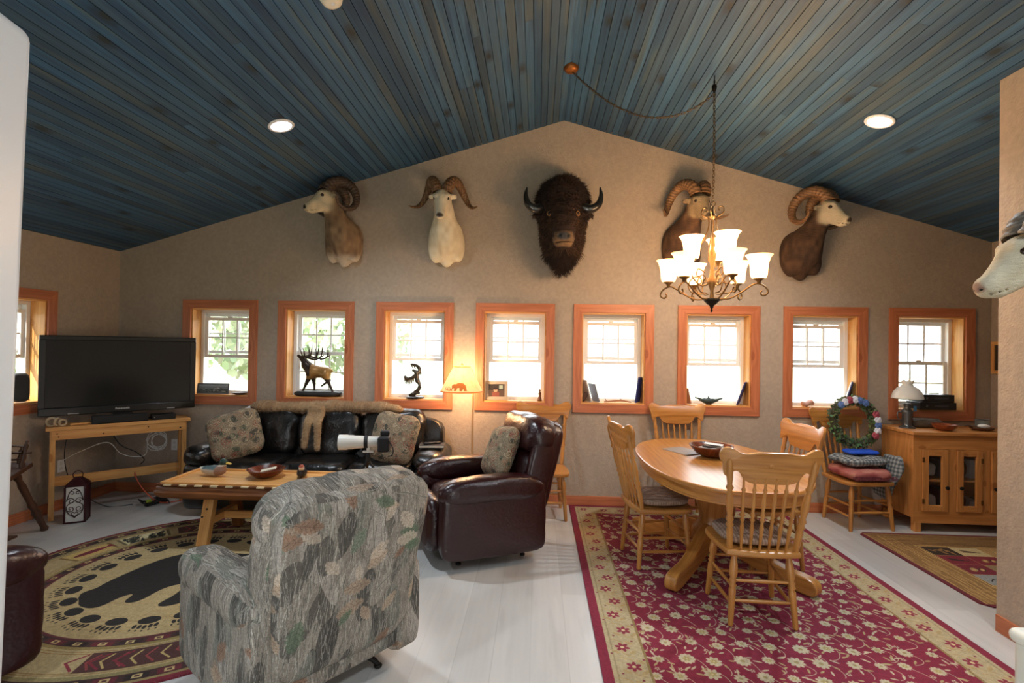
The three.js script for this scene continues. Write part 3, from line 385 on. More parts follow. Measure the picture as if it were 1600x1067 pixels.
{
  const t = thing('dining_table', 'oval oak pedestal dining table on the burgundy rug', 'table', [1.4, 0.024, -4.13]); const a = 0.57, b = 0.93, n = 2.35;
  const oval = (k, kk = 0) => { const s = new THREE.Shape(), P = []; for (let i = 0; i < 96; i++) { const q = i / 96 * 6.2832, cx = Math.cos(q), sy = Math.sin(q); P.push(new THREE.Vector2(Math.sign(cx) * Math.pow(Math.abs(cx), 2 / n) * (a - k), Math.sign(sy) * Math.pow(Math.abs(sy), 2 / n) * (b - k))); } s.setFromPoints(P); return s; };
  const top = (k, th, y, bev) => extrude(oval(k + bev), th, bev, 1).rotateX(Math.PI / 2).translate(0, y, 0);
  obj('tabletop', top(0, 0.03, 0.755, 0.011), mat.oak, t); 
  const ring = oval(0.045); const inner = oval(0.085); ring.holes.push(new THREE.Path(inner.getPoints().reverse())); obj('apron', extrude(ring, 0.075, 0.003).rotateX(Math.PI / 2).translate(0, 0.727, 0), mat.oak, t); const bead = oval(0.04); bead.holes.push(new THREE.Path(oval(0.06).getPoints().reverse())); obj('apron_bead', extrude(bead, 0.014, 0.003).rotateX(Math.PI / 2).translate(0, 0.662, 0), mat.oak, t);
  obj('pedestal', [lathe([[0.0005, 0.12], [0.12, 0.12], [0.155, 0.15], [0.16, 0.22], [0.11, 0.27], [0.1, 0.33], [0.125, 0.42], [0.135, 0.5], [0.115, 0.56], [0.15, 0.6], [0.17, 0.64], [0.17, 0.66], [0.0005, 0.66]], 32), box(0.5, 0.05, 0.9, 0, 0.68, 0, 0.006)], mat.oak, t);
  const fs = new THREE.Shape(); fs.moveTo(0.08, 0.26); fs.bezierCurveTo(0.28, 0.26, 0.34, 0.13, 0.58, 0.1); fs.bezierCurveTo(0.7, 0.09, 0.76, 0.1, 0.78, 0.06); fs.bezierCurveTo(0.795, 0.02, 0.77, 0.0, 0.74, 0); fs.lineTo(0.68, 0.002); fs.bezierCurveTo(0.62, 0.01, 0.56, 0.02, 0.5, 0.03); fs.bezierCurveTo(0.32, 0.05, 0.22, 0.1, 0.08, 0.11); fs.closePath();
  for (const [x, z] of [[-0.47, 0.6], [0.47, 0.6], [-0.47, -0.6], [0.47, -0.6]]) obj('foot', extrude(fs, 0.085, 0.012).translate(0, 0, -0.0425).rotateY(Math.atan2(-z, x)), mat.oak, t);
}
// ---------------------------------------------------------------- chandelier
{
  const cx = 1.31, cz = -3.94; const t = thing('chandelier', 'bronze scroll chandelier with nine glowing bell shades over the dining table', 'chandelier', [cx, 1.93, cz]);
  const bm = M({ color: 0x6b5334, roughness: 0.4, metalness: 0.8 });
  const lit = MP({ color: 0xfff2dc, emissive: 0xffb25c, emissiveIntensity: 2.6, roughness: 0.35, transmission: 0.35, thickness: 0 });
  obj('bottom_bowl', lathe([[0.0005, 0], [0.006, 0.0], [0.009, 0.012], [0.005, 0.024], [0.012, 0.034], [0.016, 0.05], [0.034, 0.062], [0.056, 0.085], [0.06, 0.1], [0.052, 0.104], [0.02, 0.106]], 24), mat.iron, t);
  obj('center_column', [lathe([[0.018, 0.1], [0.012, 0.16], [0.03, 0.22], [0.034, 0.24], [0.02, 0.27], [0.012, 0.34], [0.028, 0.42], [0.03, 0.44], [0.012, 0.48], [0.01, 0.7], [0.014, 0.72]], 18)], bm, t);
  const cup = (parent) => obj('socket_cup', lathe([[0.006, -0.035], [0.012, -0.03], [0.016, -0.012], [0.036, 0.0], [0.038, 0.008], [0.02, 0.01]], 18), bm, parent);
  const shadeG = lathe([[0.03, 0.004], [0.043, 0.006], [0.05, 0.025], [0.053, 0.07], [0.058, 0.11], [0.07, 0.145], [0.083, 0.16], [0.08, 0.1605], [0.067, 0.145], [0.055, 0.11], [0.05, 0.07], [0.047, 0.028], [0.03, 0.009]], 28).scale(1.14, 1.08, 1.14);
  const light = (x, y, z) => { const l = new THREE.PointLight(new THREE.Color(1, 0.68, 0.4), 0.7, 0, 2); l.position.set(x, y + 0.1, z); l.castShadow = true; l.shadow.radius = 2; t.add(l); };
  const arm = (a, rad, yTop, low) => {
    const u = [Math.cos(a), Math.sin(a)], P = (r, y) => V(u[0] * r, y, u[1] * r);
    if (low) { obj('arm', tube([P(0.03, 0.1), P(0.12, 0.1), P(0.2, 0.14), P(0.27, 0.19), P(rad - 0.01, 0.205), P(rad + 0.045, 0.175), P(rad + 0.06, 0.135), P(rad + 0.03, 0.115), P(rad + 0.01, 0.135), P(rad + 0.022, 0.152)], 0.0065, 40, 7), bm, t); obj('scroll', tube([P(0.06, 0.14), P(0.14, 0.15), P(0.17, 0.21), P(0.13, 0.27), P(0.08, 0.26), P(0.08, 0.22), P(0.11, 0.215)], 0.005, 26, 6), bm, t); }
    else { obj('arm', tube([P(0.02, 0.22), P(0.07, 0.2), P(0.13, 0.25), P(0.16, 0.33), P(rad, 0.37)], 0.006, 24, 7), bm, t); obj('scroll', tube([P(0.05, 0.3), P(0.1, 0.33), P(0.11, 0.28), P(0.08, 0.27)], 0.005, 20, 6), bm, t); }
    const c = cup(t); c.position.set(u[0] * rad, yTop, u[1] * rad); const s = obj('lamp_shade', shadeG, lit, t, 'glowing frosted glass bell shade'); s.position.set(u[0] * rad, yTop + 0.004, u[1] * rad); light(u[0] * rad, yTop, u[1] * rad);
  };
  for (let i = 0; i < 6; i++) arm(i * Math.PI / 3 + 0.42, 0.32, 0.235, true);
  for (let i = 0; i < 3; i++) arm(i * Math.PI * 2 / 3 + 1.15, 0.15, 0.4, false);
  for (let i = 0; i < 4; i++) { const a = i * Math.PI / 2 + 0.5, P = (r, y) => V(Math.cos(a) * r, y, Math.sin(a) * r); obj('upper_scroll', tube([P(0.14, 0.36), P(0.13, 0.45), P(0.06, 0.56), P(0.028, 0.66), P(0.035, 0.72), P(0.07, 0.74), P(0.082, 0.77), P(0.06, 0.8), P(0.038, 0.785), P(0.05, 0.765)], 0.0055, 40, 7), bm, t); }
  obj('loop', [lathe([[0.01, 0.7], [0.026, 0.72], [0.028, 0.735], [0.012, 0.75], [0.008, 0.8]], 16), place(new THREE.TorusGeometry(0.018, 0.004, 8, 18), 0, 0.82, 0)].map((g) => uvM(g)), bm, t);
  const link = new THREE.TorusGeometry(0.0125, 0.0028, 6, 12).scale(0.72, 1.25, 1), links = [];
  const chain = (pts) => { const c = new THREE.CatmullRomCurve3(pts), n = Math.round(c.getLength() / 0.0235); for (let i = 0; i < n; i++) { const p = c.getPointAt((i + 0.5) / n), d = c.getTangentAt((i + 0.5) / n), q = new THREE.Quaternion().setFromUnitVectors(V(0, 1, 0), d); const g = link.clone(); g.rotateY(i % 2 ? 0.78 : -0.78); g.applyQuaternion(q); links.push(g.translate(p.x, p.y, p.z)); } };
  const top = V(0, 3.725 - 1.93, 0), can = V(0.25 - cx, 4.0 - 1.93, -4.35 - cz); chain([V(0, 0.835, 0), V(0.004, 1.2, 0), V(0, 1.66, 0)]); const sw = []; for (let i = 0; i <= 12; i++) { const k = i / 12, p = V(0, 1.655, 0).lerp(can, k); p.y -= 0.27 * 4 * k * (1 - k) * (1.15 - 0.3 * k); sw.push(p); } chain(sw);
  obj('chain', fix(links.map((g) => uvM(g))), bm, t); obj('cord', tube(sw.map((p, i) => p.clone().add(V(0, 0.004 * Math.sin(i * 2), 0.003))), 0.0022, 40, 5), M({ color: 0x54432f, roughness: 0.6 }), t);
  obj('ceiling_hook', [lathe([[0.003, 1.66], [0.008, 1.67], [0.016, 1.69], [0.02, 1.71], [0.016, 1.725], [0.006, 1.73], [0.008, 1.75], [0.004, 1.765], [0.003, 1.8]], 14)], M({ color: 0x2a2118, roughness: 0.35, metalness: 0.8 }), t);
  obj('canopy', lathe([[0.0005, -0.045], [0.02, -0.044], [0.05, -0.032], [0.064, -0.012], [0.066, 0.012]], 28, can.x, can.y + 0.025, can.z), M({ color: 0x8a5424, roughness: 0.4, metalness: 0.7 }), t, 'copper coloured canopy at the ridge');
}

// ---------------------------------------------------------------- upholstery materials
const leatherBump = texture(512, 512, (u, v) => 0.5 * fbm(u * 8, v * 8, 8, 8, 61, 4) + 0.3 * pn(u * 60, v * 60, 60, 60, 62) + 0.2 * pn(u * 120, v * 120, 120, 120, 63), false);
const leatherBlack = MP({ color: 0x100e0d, roughness: 0.3, bumpMap: leatherBump, bumpScale: 0.005, clearcoat: 0.3, clearcoatRoughness: 0.3 });
const leatherRed = MP({ color: 0x2a090d, roughness: 0.3, bumpMap: leatherBump, bumpScale: 0.005, clearcoat: 0.3, clearcoatRoughness: 0.3 });
const camoTex = canvasTexture(1024, 1024, (g, w, h) => {
  const R = rng(71); g.fillStyle = '#837b70'; g.fillRect(0, 0, w, h); const wrap = (x, y, f) => { for (const dx of [-w, 0, w]) for (const dy of [-h, 0, h]) if (x + dx > -160 && x + dx < w + 160 && y + dy > -160 && y + dy < h + 160) { g.save(); g.translate(x + dx, y + dy); f(); g.restore(); } };
  for (let i = 0; i < 90; i++) { const x = R() * w, y = R() * h, a = R() * 0.8 - 0.4, l = 60 + R() * 90, ww = 14 + R() * 36, c = ['#4c4842', '#615c54', '#948c80', '#a19a90', '#3c3a36', '#6c6e64'][i % 6]; wrap(x, y, () => { g.rotate(a); g.globalAlpha = 0.75; g.fillStyle = c; g.beginPath(); g.ellipse(0, 0, ww, l, 0, 0, 6.3); g.fill(); }); }
  for (let i = 0; i < 5200; i++) { const x = R() * w, y = R() * h, l = 8 + R() * 34, a = (R() - 0.5) * 0.5, c = ['#a19d94', '#b4b0a6', '#45443f', '#3a3a36', '#837f75', '#c9c4b8'][i % 6], lw = 0.8 + R() * 2, dx = (R() - 0.5) * 8; wrap(x, y, () => { g.rotate(a); g.globalAlpha = 0.6; g.strokeStyle = c; g.lineWidth = lw; g.beginPath(); g.moveTo(0, -l); g.quadraticCurveTo(dx, 0, 0, l); g.stroke(); }); }
  for (let i = 0; i < 16; i++) { const x = R() * w, y = R() * h, a = R() * 3.1, l = 90 + R() * 110, k = R() > 0.5; wrap(x, y, () => { g.rotate(a); g.globalAlpha = 0.85; g.strokeStyle = k ? '#8d897e' : '#a29c90'; g.lineWidth = 5 + (k ? 3 : 0); g.beginPath(); g.moveTo(-l, 0); g.bezierCurveTo(-l / 3, 26, l / 3, -26, l, 6); g.stroke(); g.strokeStyle = '#3a3833'; g.lineWidth = 1.5; g.stroke(); }); }
  for (let i = 0; i < 46; i++) { const x = R() * w, y = R() * h, a = R() * 6.3, s = 34 + R() * 36, c = [['#b39c84', '#7d6552'], ['#a08a74', '#6c5748'], ['#5b6b55', '#3b4a3a'], ['#c1b3a0', '#8a7a68'], ['#8c6a54', '#5f4436'], ['#6f7d6c', '#46553f']][i % 6]; wrap(x, y, () => { g.rotate(a); g.globalAlpha = 0.72; g.fillStyle = c[0]; g.beginPath(); g.moveTo(-s, 0); for (let k = 0; k <= 6; k++) { const t = k / 6; g.quadraticCurveTo(-s + 2 * s * t - s * 0.1, -s * 0.55 * Math.sin(Math.PI * t) - s * 0.22, -s + 2 * s * t, -s * 0.4 * Math.sin(Math.PI * t)); } for (let k = 6; k >= 0; k--) { const t = k / 6; g.quadraticCurveTo(-s + 2 * s * t + s * 0.1, s * 0.55 * Math.sin(Math.PI * t) + s * 0.22, -s + 2 * s * t, s * 0.4 * Math.sin(Math.PI * t)); } g.fill(); g.strokeStyle = c[1]; g.lineWidth = 2; g.beginPath(); g.moveTo(-s * 1.2, 0); g.lineTo(s, 0); for (let k = -2; k <= 2; k++) { g.moveTo(k * s * 0.3, 0); g.lineTo(k * s * 0.3 + s * 0.25, -s * 0.35); g.moveTo(k * s * 0.3, 0); g.lineTo(k * s * 0.3 + s * 0.25, s * 0.35); } g.stroke(); }); }
  g.globalAlpha = 1; speckle(g, w, h, 72, 0.25);
}); camoTex.repeat.set(0.95, 0.95);
const clothBump = texture(256, 256, (u, v) => 0.6 * hash(Math.floor(u * 128), Math.floor(v * 128), 8) + 0.4 * fbm(u * 8, v * 8, 8, 8, 4, 3), false); clothBump.repeat.set(2, 2);
const camo = M({ map: camoTex, roughness: 0.85, bumpMap: clothBump, bumpScale: 0.003 });
const tapTex = canvasTexture(512, 512, (g, w, h) => {
  const R = rng(81); g.fillStyle = '#857660'; g.fillRect(0, 0, w, h); for (let i = 0; i < 110; i++) { const x = R() * w, y = R() * h, r = 12 + R() * 30, c = ['#4a5040', '#7c3a30', '#b3a488', '#3c3a32', '#96604a', '#a89a80'][i % 6]; for (const dx of [-w, 0, w]) for (const dy of [-h, 0, h]) { g.globalAlpha = 0.8; g.strokeStyle = c; g.lineWidth = 5; g.beginPath(); for (let k = 0; k < 22; k++) { const a = k * 0.5, q = r * (1 - k / 24); g.lineTo(x + dx + Math.cos(a) * q, y + dy + Math.sin(a) * q); } g.stroke(); if (i % 3 === 0) { g.fillStyle = c; g.beginPath(); g.ellipse(x + dx, y + dy, r * 0.7, r * 0.35, i, 0, 6.3); g.fill(); } } } g.globalAlpha = 1; speckle(g, w, h, 82, 0.45);
}); tapTex.repeat.set(1.8, 1.8);
const tapestry = M({ map: tapTex, roughness: 0.9, bumpMap: clothBump, bumpScale: 0.003 });
const furTex = texture(512, 512, (u, v) => { const n = fbm(u * 60, v * 8, 60, 8, 91, 3), b = fbm(u * 3, v * 3, 3, 3, 92, 3); return mixc([176, 146, 108], [104, 78, 56], clamp(n * 0.8 + (b - 0.5) * 0.9)); });
const furM = M({ map: furTex, roughness: 0.95, bumpMap: clothBump, bumpScale: 0.006 });
// short hairs standing on a surface
function hairs(mesh, count, len, rad, color, seed, name, parent, droop = 0.3) {
  const s = new MeshSurfaceSampler(mesh); s.setRandomGenerator(rng(seed)); s.build(); const R = rng(seed + 1), cone = new THREE.ConeGeometry(rad, 1, 4, 1, true).translate(0, 0.5, 0), im = new THREE.InstancedMesh(cone, M({ color: 0xffffff, roughness: 0.9 }), count), p = V(0, 0, 0), n = V(0, 0, 0), m = new THREE.Matrix4(), q = new THREE.Quaternion();
  for (let i = 0; i < count; i++) { s.sample(p, n); const d = n.clone().add(V(R() - 0.5, R() * 0.4 - droop - 0.4, R() - 0.5).multiplyScalar(1.1)).normalize(); q.setFromUnitVectors(V(0, 1, 0), d); const l = len(p) * (0.6 + 0.8 * R()); m.compose(p.clone().addScaledVector(n, -0.003), q, V(1, l, 1)); im.setMatrixAt(i, m); im.setColorAt(i, new THREE.Color().setRGB(...color(p, R()))); }
  im.name = name; im.userData.kind = 'stuff'; im.castShadow = im.receiveShadow = true; parent.add(im); return im;
}
const wr = (s, a) => (o) => { const k = a * (n3(o.x * 9 + s, o.y * 9, o.z * 9, s) - 0.5) + a * 0.5 * (n3(o.x * 22, o.y * 22 + s, o.z * 22, s + 5) - 0.5); const l = Math.hypot(o.x, o.y, o.z) || 1; o.x += o.x / l * k; o.y += o.y / l * k; o.z += o.z / l * k; };
// ---------------------------------------------------------------- sofa
{
  const s = thing('leather_sofa', 'black leather three seat sofa under the windows', 'sofa', [-2.1, 0, -4.98], 0.0); const L = leatherBlack;
  obj('base', puff(2.2, 0.34, 0.66, 10, 10).translate(0, 0.22, 0.0), L, s); obj('back_frame', puff(2.3, 0.78, 0.2, 8, 12, wr(3, 0.01)).rotateX(-0.1).translate(0, 0.52, -0.27), L, s);
  for (const k of [-1, 1]) { obj('arm', [puff(0.26, 0.46, 0.66, 7, 12, wr(4 + k, 0.012)).translate(k * 1.1, 0.28, 0), puff(0.3, 0.2, 0.72, [3, 2.6, 4], 14, wr(6 + k, 0.02)).translate(k * 1.1, 0.56, 0.01)], L, s); obj('foot', cyl(0.025, 0.03, 0.06, 12, k * 1.02, 0.03, 0.24), mat.black, s); }
  for (let i = -1; i <= 1; i++) { obj('seat_cushion', puff(0.655, 0.2, 0.6, [5, 2.6, 5], 16, wr(10 + i, 0.02)).translate(i * 0.65, 0.44, 0.04), L, s); obj('back_cushion', puff(0.66, 0.5, 0.24, [5, 4, 2.6], 16, (o) => { wr(20 + i, 0.03)(o); }).rotateX(-0.16).translate(i * 0.65, 0.74, -0.19), L, s); }
  // pelt over the back
  const p = thing('fur_pelt', 'tan fur pelt with dark muzzle draped along the sofa back', 'pelt', [-2.2, 0.955, -5.17]);
  const body = obj('hide', sdf((x, y, z) => { let d = smin(capsule([-0.62, 0.02, 0], [0.1, 0.035, -0.02], 0.05, 0.06)(x, y * 1.0, z * 0.55), capsule([0.1, 0.035, -0.02], [0.62, 0.045, 0], 0.062, 0.05)(x, y, z * 0.55), 0.05); d = smin(d, ellip([0.66, 0.05, 0.03], [0.11, 0.045, 0.08])(x, y, z), 0.05); d = smin(d, ellip([-0.6, 0.04, 0.02], [0.14, 0.05, 0.1])(x, y, z), 0.04); d = smin(d, ellip([0.79, 0.035, 0.04], [0.07, 0.035, 0.05])(x, y, z), 0.03); return d + 0.012 * (n3(x * 14, y * 14, z * 14, 4) - 0.5); }, [-0.8, -0.07, -0.16], [0.9, 0.13, 0.16], 0.016), furM, p);
  const leg = obj('hanging_leg', [sdf((x, y, z) => { const zz = z - 0.1 - 0.12 * sstep(0, -0.1, y) * 0.6; return smin(capsule([-0.03, 0.03, 0], [-0.06, -0.32, 0.06], 0.045, 0.03)(x, y, zz * 1.6), capsule([0.06, 0.03, 0], [0.07, -0.34, 0.06], 0.04, 0.028)(x, y, zz * 1.6), 0.06); }, [-0.16, -0.42, -0.05], [0.16, 0.1, 0.36], 0.014)], furM, p); leg.position.set(-0.02, 0, 0.02);
  const hc = (q, r) => mixc([0.5, 0.36, 0.22], [0.2, 0.12, 0.07], r * 0.7 + (q.x > 0.6 ? 0.25 : 0)); hairs(body, 5200, () => 0.02, 0.0016, hc, 31, 'fur', p, 0.1); const lh = hairs(leg, 1800, () => 0.018, 0.0016, hc, 33, 'fur', p, 0.3); lh.position.copy(leg.position);
}
function throwPillow(pos, rx, ry, rz, label, w = 0.46) {
  const t = thing('throw_pillow', label, 'pillow', pos, 0, 'tapestry throw pillows'); const g = puff(w, w, 0.17, [4, 4, 2], 20, (o) => { const e = Math.max(Math.abs(o.x), Math.abs(o.y)) / (w / 2), c = Math.min(Math.abs(o.x), Math.abs(o.y)) / (w / 2); o.x *= 1 + 0.12 * c * c; o.y *= 1 + 0.12 * c * c; o.z *= 1 - 0.35 * e * e * e; wr(50 + pos[0], 0.012)(o); });
  const m = obj('cover', g, tapestry, t); m.rotation.set(rx, ry, rz, 'YXZ'); return t;
}
throwPillow([-2.93, 0.745, -4.86], -0.42, 0.35, 0.28, 'tapestry throw pillow tilted against the sofa arm by the television', 0.47);
throwPillow([-1.36, 0.755, -4.84], -0.32, -0.2, -0.14, 'tapestry throw pillow on the sofa by the bear lamp', 0.47);
// ---------------------------------------------------------------- recliners
function recliner(name, label, m, pos, turn, o = {}) {
  const t = thing(name, label, 'recliner', pos, turn); const W = 0.86, lean = o.lean ?? 0.2;
  for (const k of [-1, 1]) { obj('arm', [puff(0.15, 0.5, 0.82, 9, 12, wr(30 + k, 0.01)).translate(k * 0.36, 0.34, 0.0), puff(0.2, 0.19, 0.84, [2.6, 2.4, 4.5], 16, (q) => { q.y += 0.02 * Math.cos(q.z * 4); wr(32 + k, 0.014)(q); }).translate(k * 0.365, 0.57, 0.015)], m, t); }
  obj('body', puff(0.7, 0.3, 0.72, 9, 10, wr(38, 0.008)).translate(0, 0.28, -0.04), m, t); obj('seat', puff(0.56, 0.2, 0.62, [5, 2.8, 4], 16, wr(35, 0.015)).translate(0, 0.44, 0.06), m, t); obj('footrest', puff(0.56, 0.4, 0.13, [5, 4, 2.6], 14, wr(36, 0.015)).translate(0, 0.3, 0.42), m, t);
  const bk = new THREE.Group(); bk.name = 'backrest'; bk.position.set(0, 0.3, -0.3); bk.rotation.x = -lean; t.add(bk);
  obj('back_shell', puff(0.78, 0.84, 0.16, [7, 8, 4], 18, (q) => { const u = (q.y + 0.42) / 0.84; q.x *= 0.86 + 0.14 * u; q.z -= 0.02 * Math.cos(q.x * 3); wr(40, 0.014)(q); }).translate(0, 0.36, -0.05), m, bk);
  obj('head_cushion', puff(0.8, 0.3, 0.27, [4.5, 3, 2.8], 20, (q) => { q.z += 0.015 * Math.sin(q.x * 7); wr(42, 0.026)(q); }).translate(0, 0.645, 0.03), m, bk); obj('lumbar_cushion', puff(0.62, 0.42, 0.2, [4, 4, 2.6], 16, wr(43, 0.024)).translate(0, 0.32, 0.06), m, bk);
  for (const k of [-1, 1]) obj('back_wing', puff(0.1, 0.62, 0.2, [3, 5, 3], 12, wr(44 + k, 0.012)).translate(k * 0.345, 0.34, 0.02), m, bk);
  const lg = []; for (let i = 0; i < 4; i++) { const a = i * Math.PI / 2 + Math.PI / 4, P = (r, y) => [Math.cos(a) * r, y, Math.sin(a) * r - 0.02]; lg.push(tube([P(0.04, 0.1), P(0.2, 0.09), P(0.34, 0.05), P(0.37, 0.017)], (s) => 0.02 - 0.006 * s, 14, 8)); lg.push(ball(0.018, ...P(0.37, 0.014), 1.2, 0.75, 1.2, 10, 8)); } lg.push(cyl(0.07, 0.07, 0.08, 16, 0, 0.12, -0.02)); obj('swivel_base', lg, mat.iron, t);
  return t;
}
recliner('camo_recliner', 'camouflage fabric swivel recliner with its back turned outward', camo, [-1.17, 0.0, -2.55], -2.22, { lean: 0.17 }).scale.y = 0.965;
recliner('leather_recliner', 'dark red leather recliner beside the dining rug holding a tapestry pillow', leatherRed, [-0.46, 0.0, -4.17], -1.14, { lean: 0.24 });
recliner('leather_recliner', 'dark red leather recliner at the edge of the round bear rug', leatherRed, [-2.9, 0.012, -2.15], 2.75, { lean: 0.2 });
throwPillow([-0.29, 0.79, -4.2], -0.42, -1.14, 0.15, 'tapestry throw pillow on the dark red leather recliner', 0.42);
// ---------------------------------------------------------------- coffee table
const roughWood = M({ map: woodTex([150, 92, 46], [74, 40, 18], 141, { knots: 3, rings: 12 }), roughness: 0.4 });
{
  const t = thing('coffee_table', 'rustic slab coffee table with checkered inlay edge and splayed legs', 'table', [-2.2, 0.012, -4.2]);
  obj('slab', puff(1.9, 0.1, 0.56, [16, 5, 14], 22, (o) => { const e = 0.012 * (n3(o.x * 7, o.y * 20, o.z * 7, 3) - 0.5); o.z += o.z > 0 ? e * 2 - 0.02 * (o.y > 0 ? 1 : 0) : -e; o.x += e; }).translate(0.09, 0.435, 0), roughWood, t);
  obj('top_panel', box(1.74, 0.012, 0.42, 0.09, 0.49, 0, 0.002), mat.pine, t);
  for (const k of [-1, 1]) { obj('rim', box(1.78, 0.026, 0.03, 0.09, 0.497, k * 0.225, 0.004), mat.pine, t); obj('rim', box(0.03, 0.026, 0.42, 0.09 + k * 0.875, 0.497, 0, 0.004), mat.pine, t); }
  const dk = M({ color: 0x6b3f22, roughness: 0.45 }), lt = M({ color: 0xe2cfa6, roughness: 0.45 }); for (let i = 0; i < 28; i++) obj('inlay_block', box(0.061, 0.012, 0.02, -0.79 + i * 0.0632, 0.488, 0.249, 0.001), i % 2 ? lt : dk, t);
  for (const x of [-0.43, 0.61]) { for (const k of [-1, 1]) { const g = box(0.085, 0.46, 0.06, 0, 0, 0, 0.006, 1); g.rotateX(-k * 0.26).translate(x, 0.236, k * 0.19); obj('leg', g, k > 0 ? mat.pine : roughWood, t); } obj('cross_brace', box(0.06, 0.06, 0.36, x, 0.19, 0, 0.005), mat.pine, t); obj('bolt', fix([[0.03], [-0.03]].map(([d]) => { const g = cyl(0.007, 0.007, 0.01, 8); g.rotateX(Math.PI / 2 - 0.26); return g.translate(x + d * 0.5, 0.27 + d, 0.2 - d * 0.2 + 0.035); })), mat.iron, t); }
  obj('stretcher', box(1.04, 0.06, 0.04, 0.09, 0.19, 0, 0.005), mat.pine, t);
  const topY = 0.512;
  const duck = (name, label, pos, turn, sc, colorFn, cock) => { const d = thing(name, label, 'decoy', pos, turn); const g = sdf((x, y, z) => { let f = ellip([0, 0.045, 0], [0.1, 0.045, 0.05])(x, y, z); f = smin(f, capsule([-0.09, 0.05, 0], [-0.135, 0.062, 0], 0.024, 0.008)(x, y, z * 0.8), 0.03); f = smin(f, capsule([0.07, 0.06, 0], [0.085, 0.115, 0], 0.028, 0.024)(x, y, z), 0.03); f = smin(f, ellip([0.088, 0.122, 0], [0.034, 0.029, 0.026])(x, y, z), 0.012); return Math.max(f, -y + 0.004); }, [-0.15, 0, -0.06], [0.16, 0.16, 0.06], 0.006, colorFn); obj('body', g.scale(sc, sc, sc), M({ vertexColors: true, roughness: 0.45 }), d); obj('bill', sdf((x, y, z) => ellip([0.135, 0.115, 0], [0.03, 0.008, 0.014])(x, y + (x - 0.12) * 0.1, z), [0.1, 0.1, -0.02], [0.17, 0.13, 0.02], 0.003).scale(sc, sc, sc), M({ color: cock, roughness: 0.5 }), d); for (const k of [-1, 1]) obj('eye', ball(0.004 * sc, 0.1 * sc, 0.128 * sc, k * 0.023 * sc, 1, 1, 1, 10, 8), mat.black, d); return d; };
  duck('duck_decoy', 'painted mallard duck decoy with green head on the coffee table', [-2.72, topY, -4.22], -0.15, 1.0, (x, y, z) => y > 0.098 ? lin('#12352c') : y > 0.088 && x > 0.04 ? lin('#e8e6da') : x > 0.03 ? lin('#8c6a58') : x < -0.1 ? lin('#dcd8c8') : y > 0.062 ? lin('#50656a') : lin('#b9ab98'), 0xc9a84a);
  duck('duck_decoy', 'small black and white duck decoy with reddish head on the coffee table', [-1.98, topY, -4.26], -1.2, 0.82, (x, y, z) => y > 0.125 ? lin('#a0452c') : y > 0.095 ? lin('#e2ddd0') : lin('#141416'), 0xb9844a);
  const b = thing('wooden_bowl', 'dark red turned wooden bowl with a folded paper on the coffee table', 'bowl', [-2.28, topY, -4.24]); const bw = M({ map: woodTex([128, 62, 34], [62, 22, 14], 151, { knots: 0, rings: 10 }), roughness: 0.25 });
  obj('bowl', lathe([[0.0005, 0.002], [0.07, 0.002], [0.08, 0.006], [0.12, 0.032], [0.148, 0.066], [0.152, 0.07], [0.145, 0.07], [0.112, 0.036], [0.07, 0.014], [0.0005, 0.012]], 36), bw, b); const pp = box(0.12, 0.008, 0.08, 0, 0, 0, 0.001); pp.rotateZ(0.2).rotateY(0.4); obj('paper', pp.translate(0.02, 0.062, 0), M({ color: 0xd8cfb8, roughness: 0.8 }), b);
}
// ---------------------------------------------------------------- telephoto camera on a table tripod
{
  const t = thing('telephoto_camera', 'black camera with long white telephoto lens on a small tripod', 'camera', [-1.24, 0.519, -4.16], 0.2); t.scale.setScalar(1.22); const wl = M({ color: 0xdedcd4, roughness: 0.4 }); const X = (prof) => { const g = lathe(prof, 28); g.rotateZ(Math.PI / 2); return g.translate(0, 0.27, 0); };
  obj('lens_barrel', [X([[0.0005, 0.03], [0.034, 0.03], [0.036, 0.06], [0.038, 0.11]]), X([[0.038, 0.135], [0.041, 0.15], [0.043, 0.2], [0.046, 0.205], [0.047, 0.24], [0.05, 0.245], [0.05, 0.3], [0.046, 0.302], [0.044, 0.29]])], wl, t); obj('focus_ring', X([[0.038, 0.11], [0.0405, 0.112], [0.0405, 0.134], [0.038, 0.136]]), mat.blackMatte, t); obj('front_glass', X([[0.0005, 0.285], [0.044, 0.285], [0.044, 0.289], [0.0005, 0.291]]), MP({ color: 0x101018, roughness: 0.05, clearcoat: 1 }), t);
  obj('camera_body', [box(0.07, 0.1, 0.14, 0.0, 0.265, 0.01, 0.012), box(0.06, 0.035, 0.06, 0, 0.33, 0.005, 0.01), box(0.075, 0.1, 0.04, -0.004, 0.265, 0.075, 0.014), cyl(0.03, 0.03, 0.03, 16, 0, 0, 0).rotateZ(Math.PI / 2).translate(-0.02, 0.27, 0)], mat.blackMatte, t); obj('strap', tube([[0.02, 0.31, 0.085], [0.06, 0.24, 0.1], [0.055, 0.2, 0.1], [0.03, 0.19, 0.09]], 0.004, 20, 6), mat.blackMatte, t);
  obj('lens_foot', [box(0.07, 0.012, 0.025, -0.11, 0.205, 0, 0.003), box(0.02, 0.04, 0.02, -0.11, 0.225, 0, 0.003)], wl, t); obj('tripod', [cyl(0.016, 0.014, 0.06, 12, -0.11, 0.17, 0), ...[0, 1, 2].map((i) => { const a = i * 2.094 + 0.3; return rod([-0.11, 0.15, 0], [-0.11 + Math.cos(a) * 0.11, 0.007, Math.sin(a) * 0.11], 0.009, 0.006); })], mat.blackMatte, t);
}
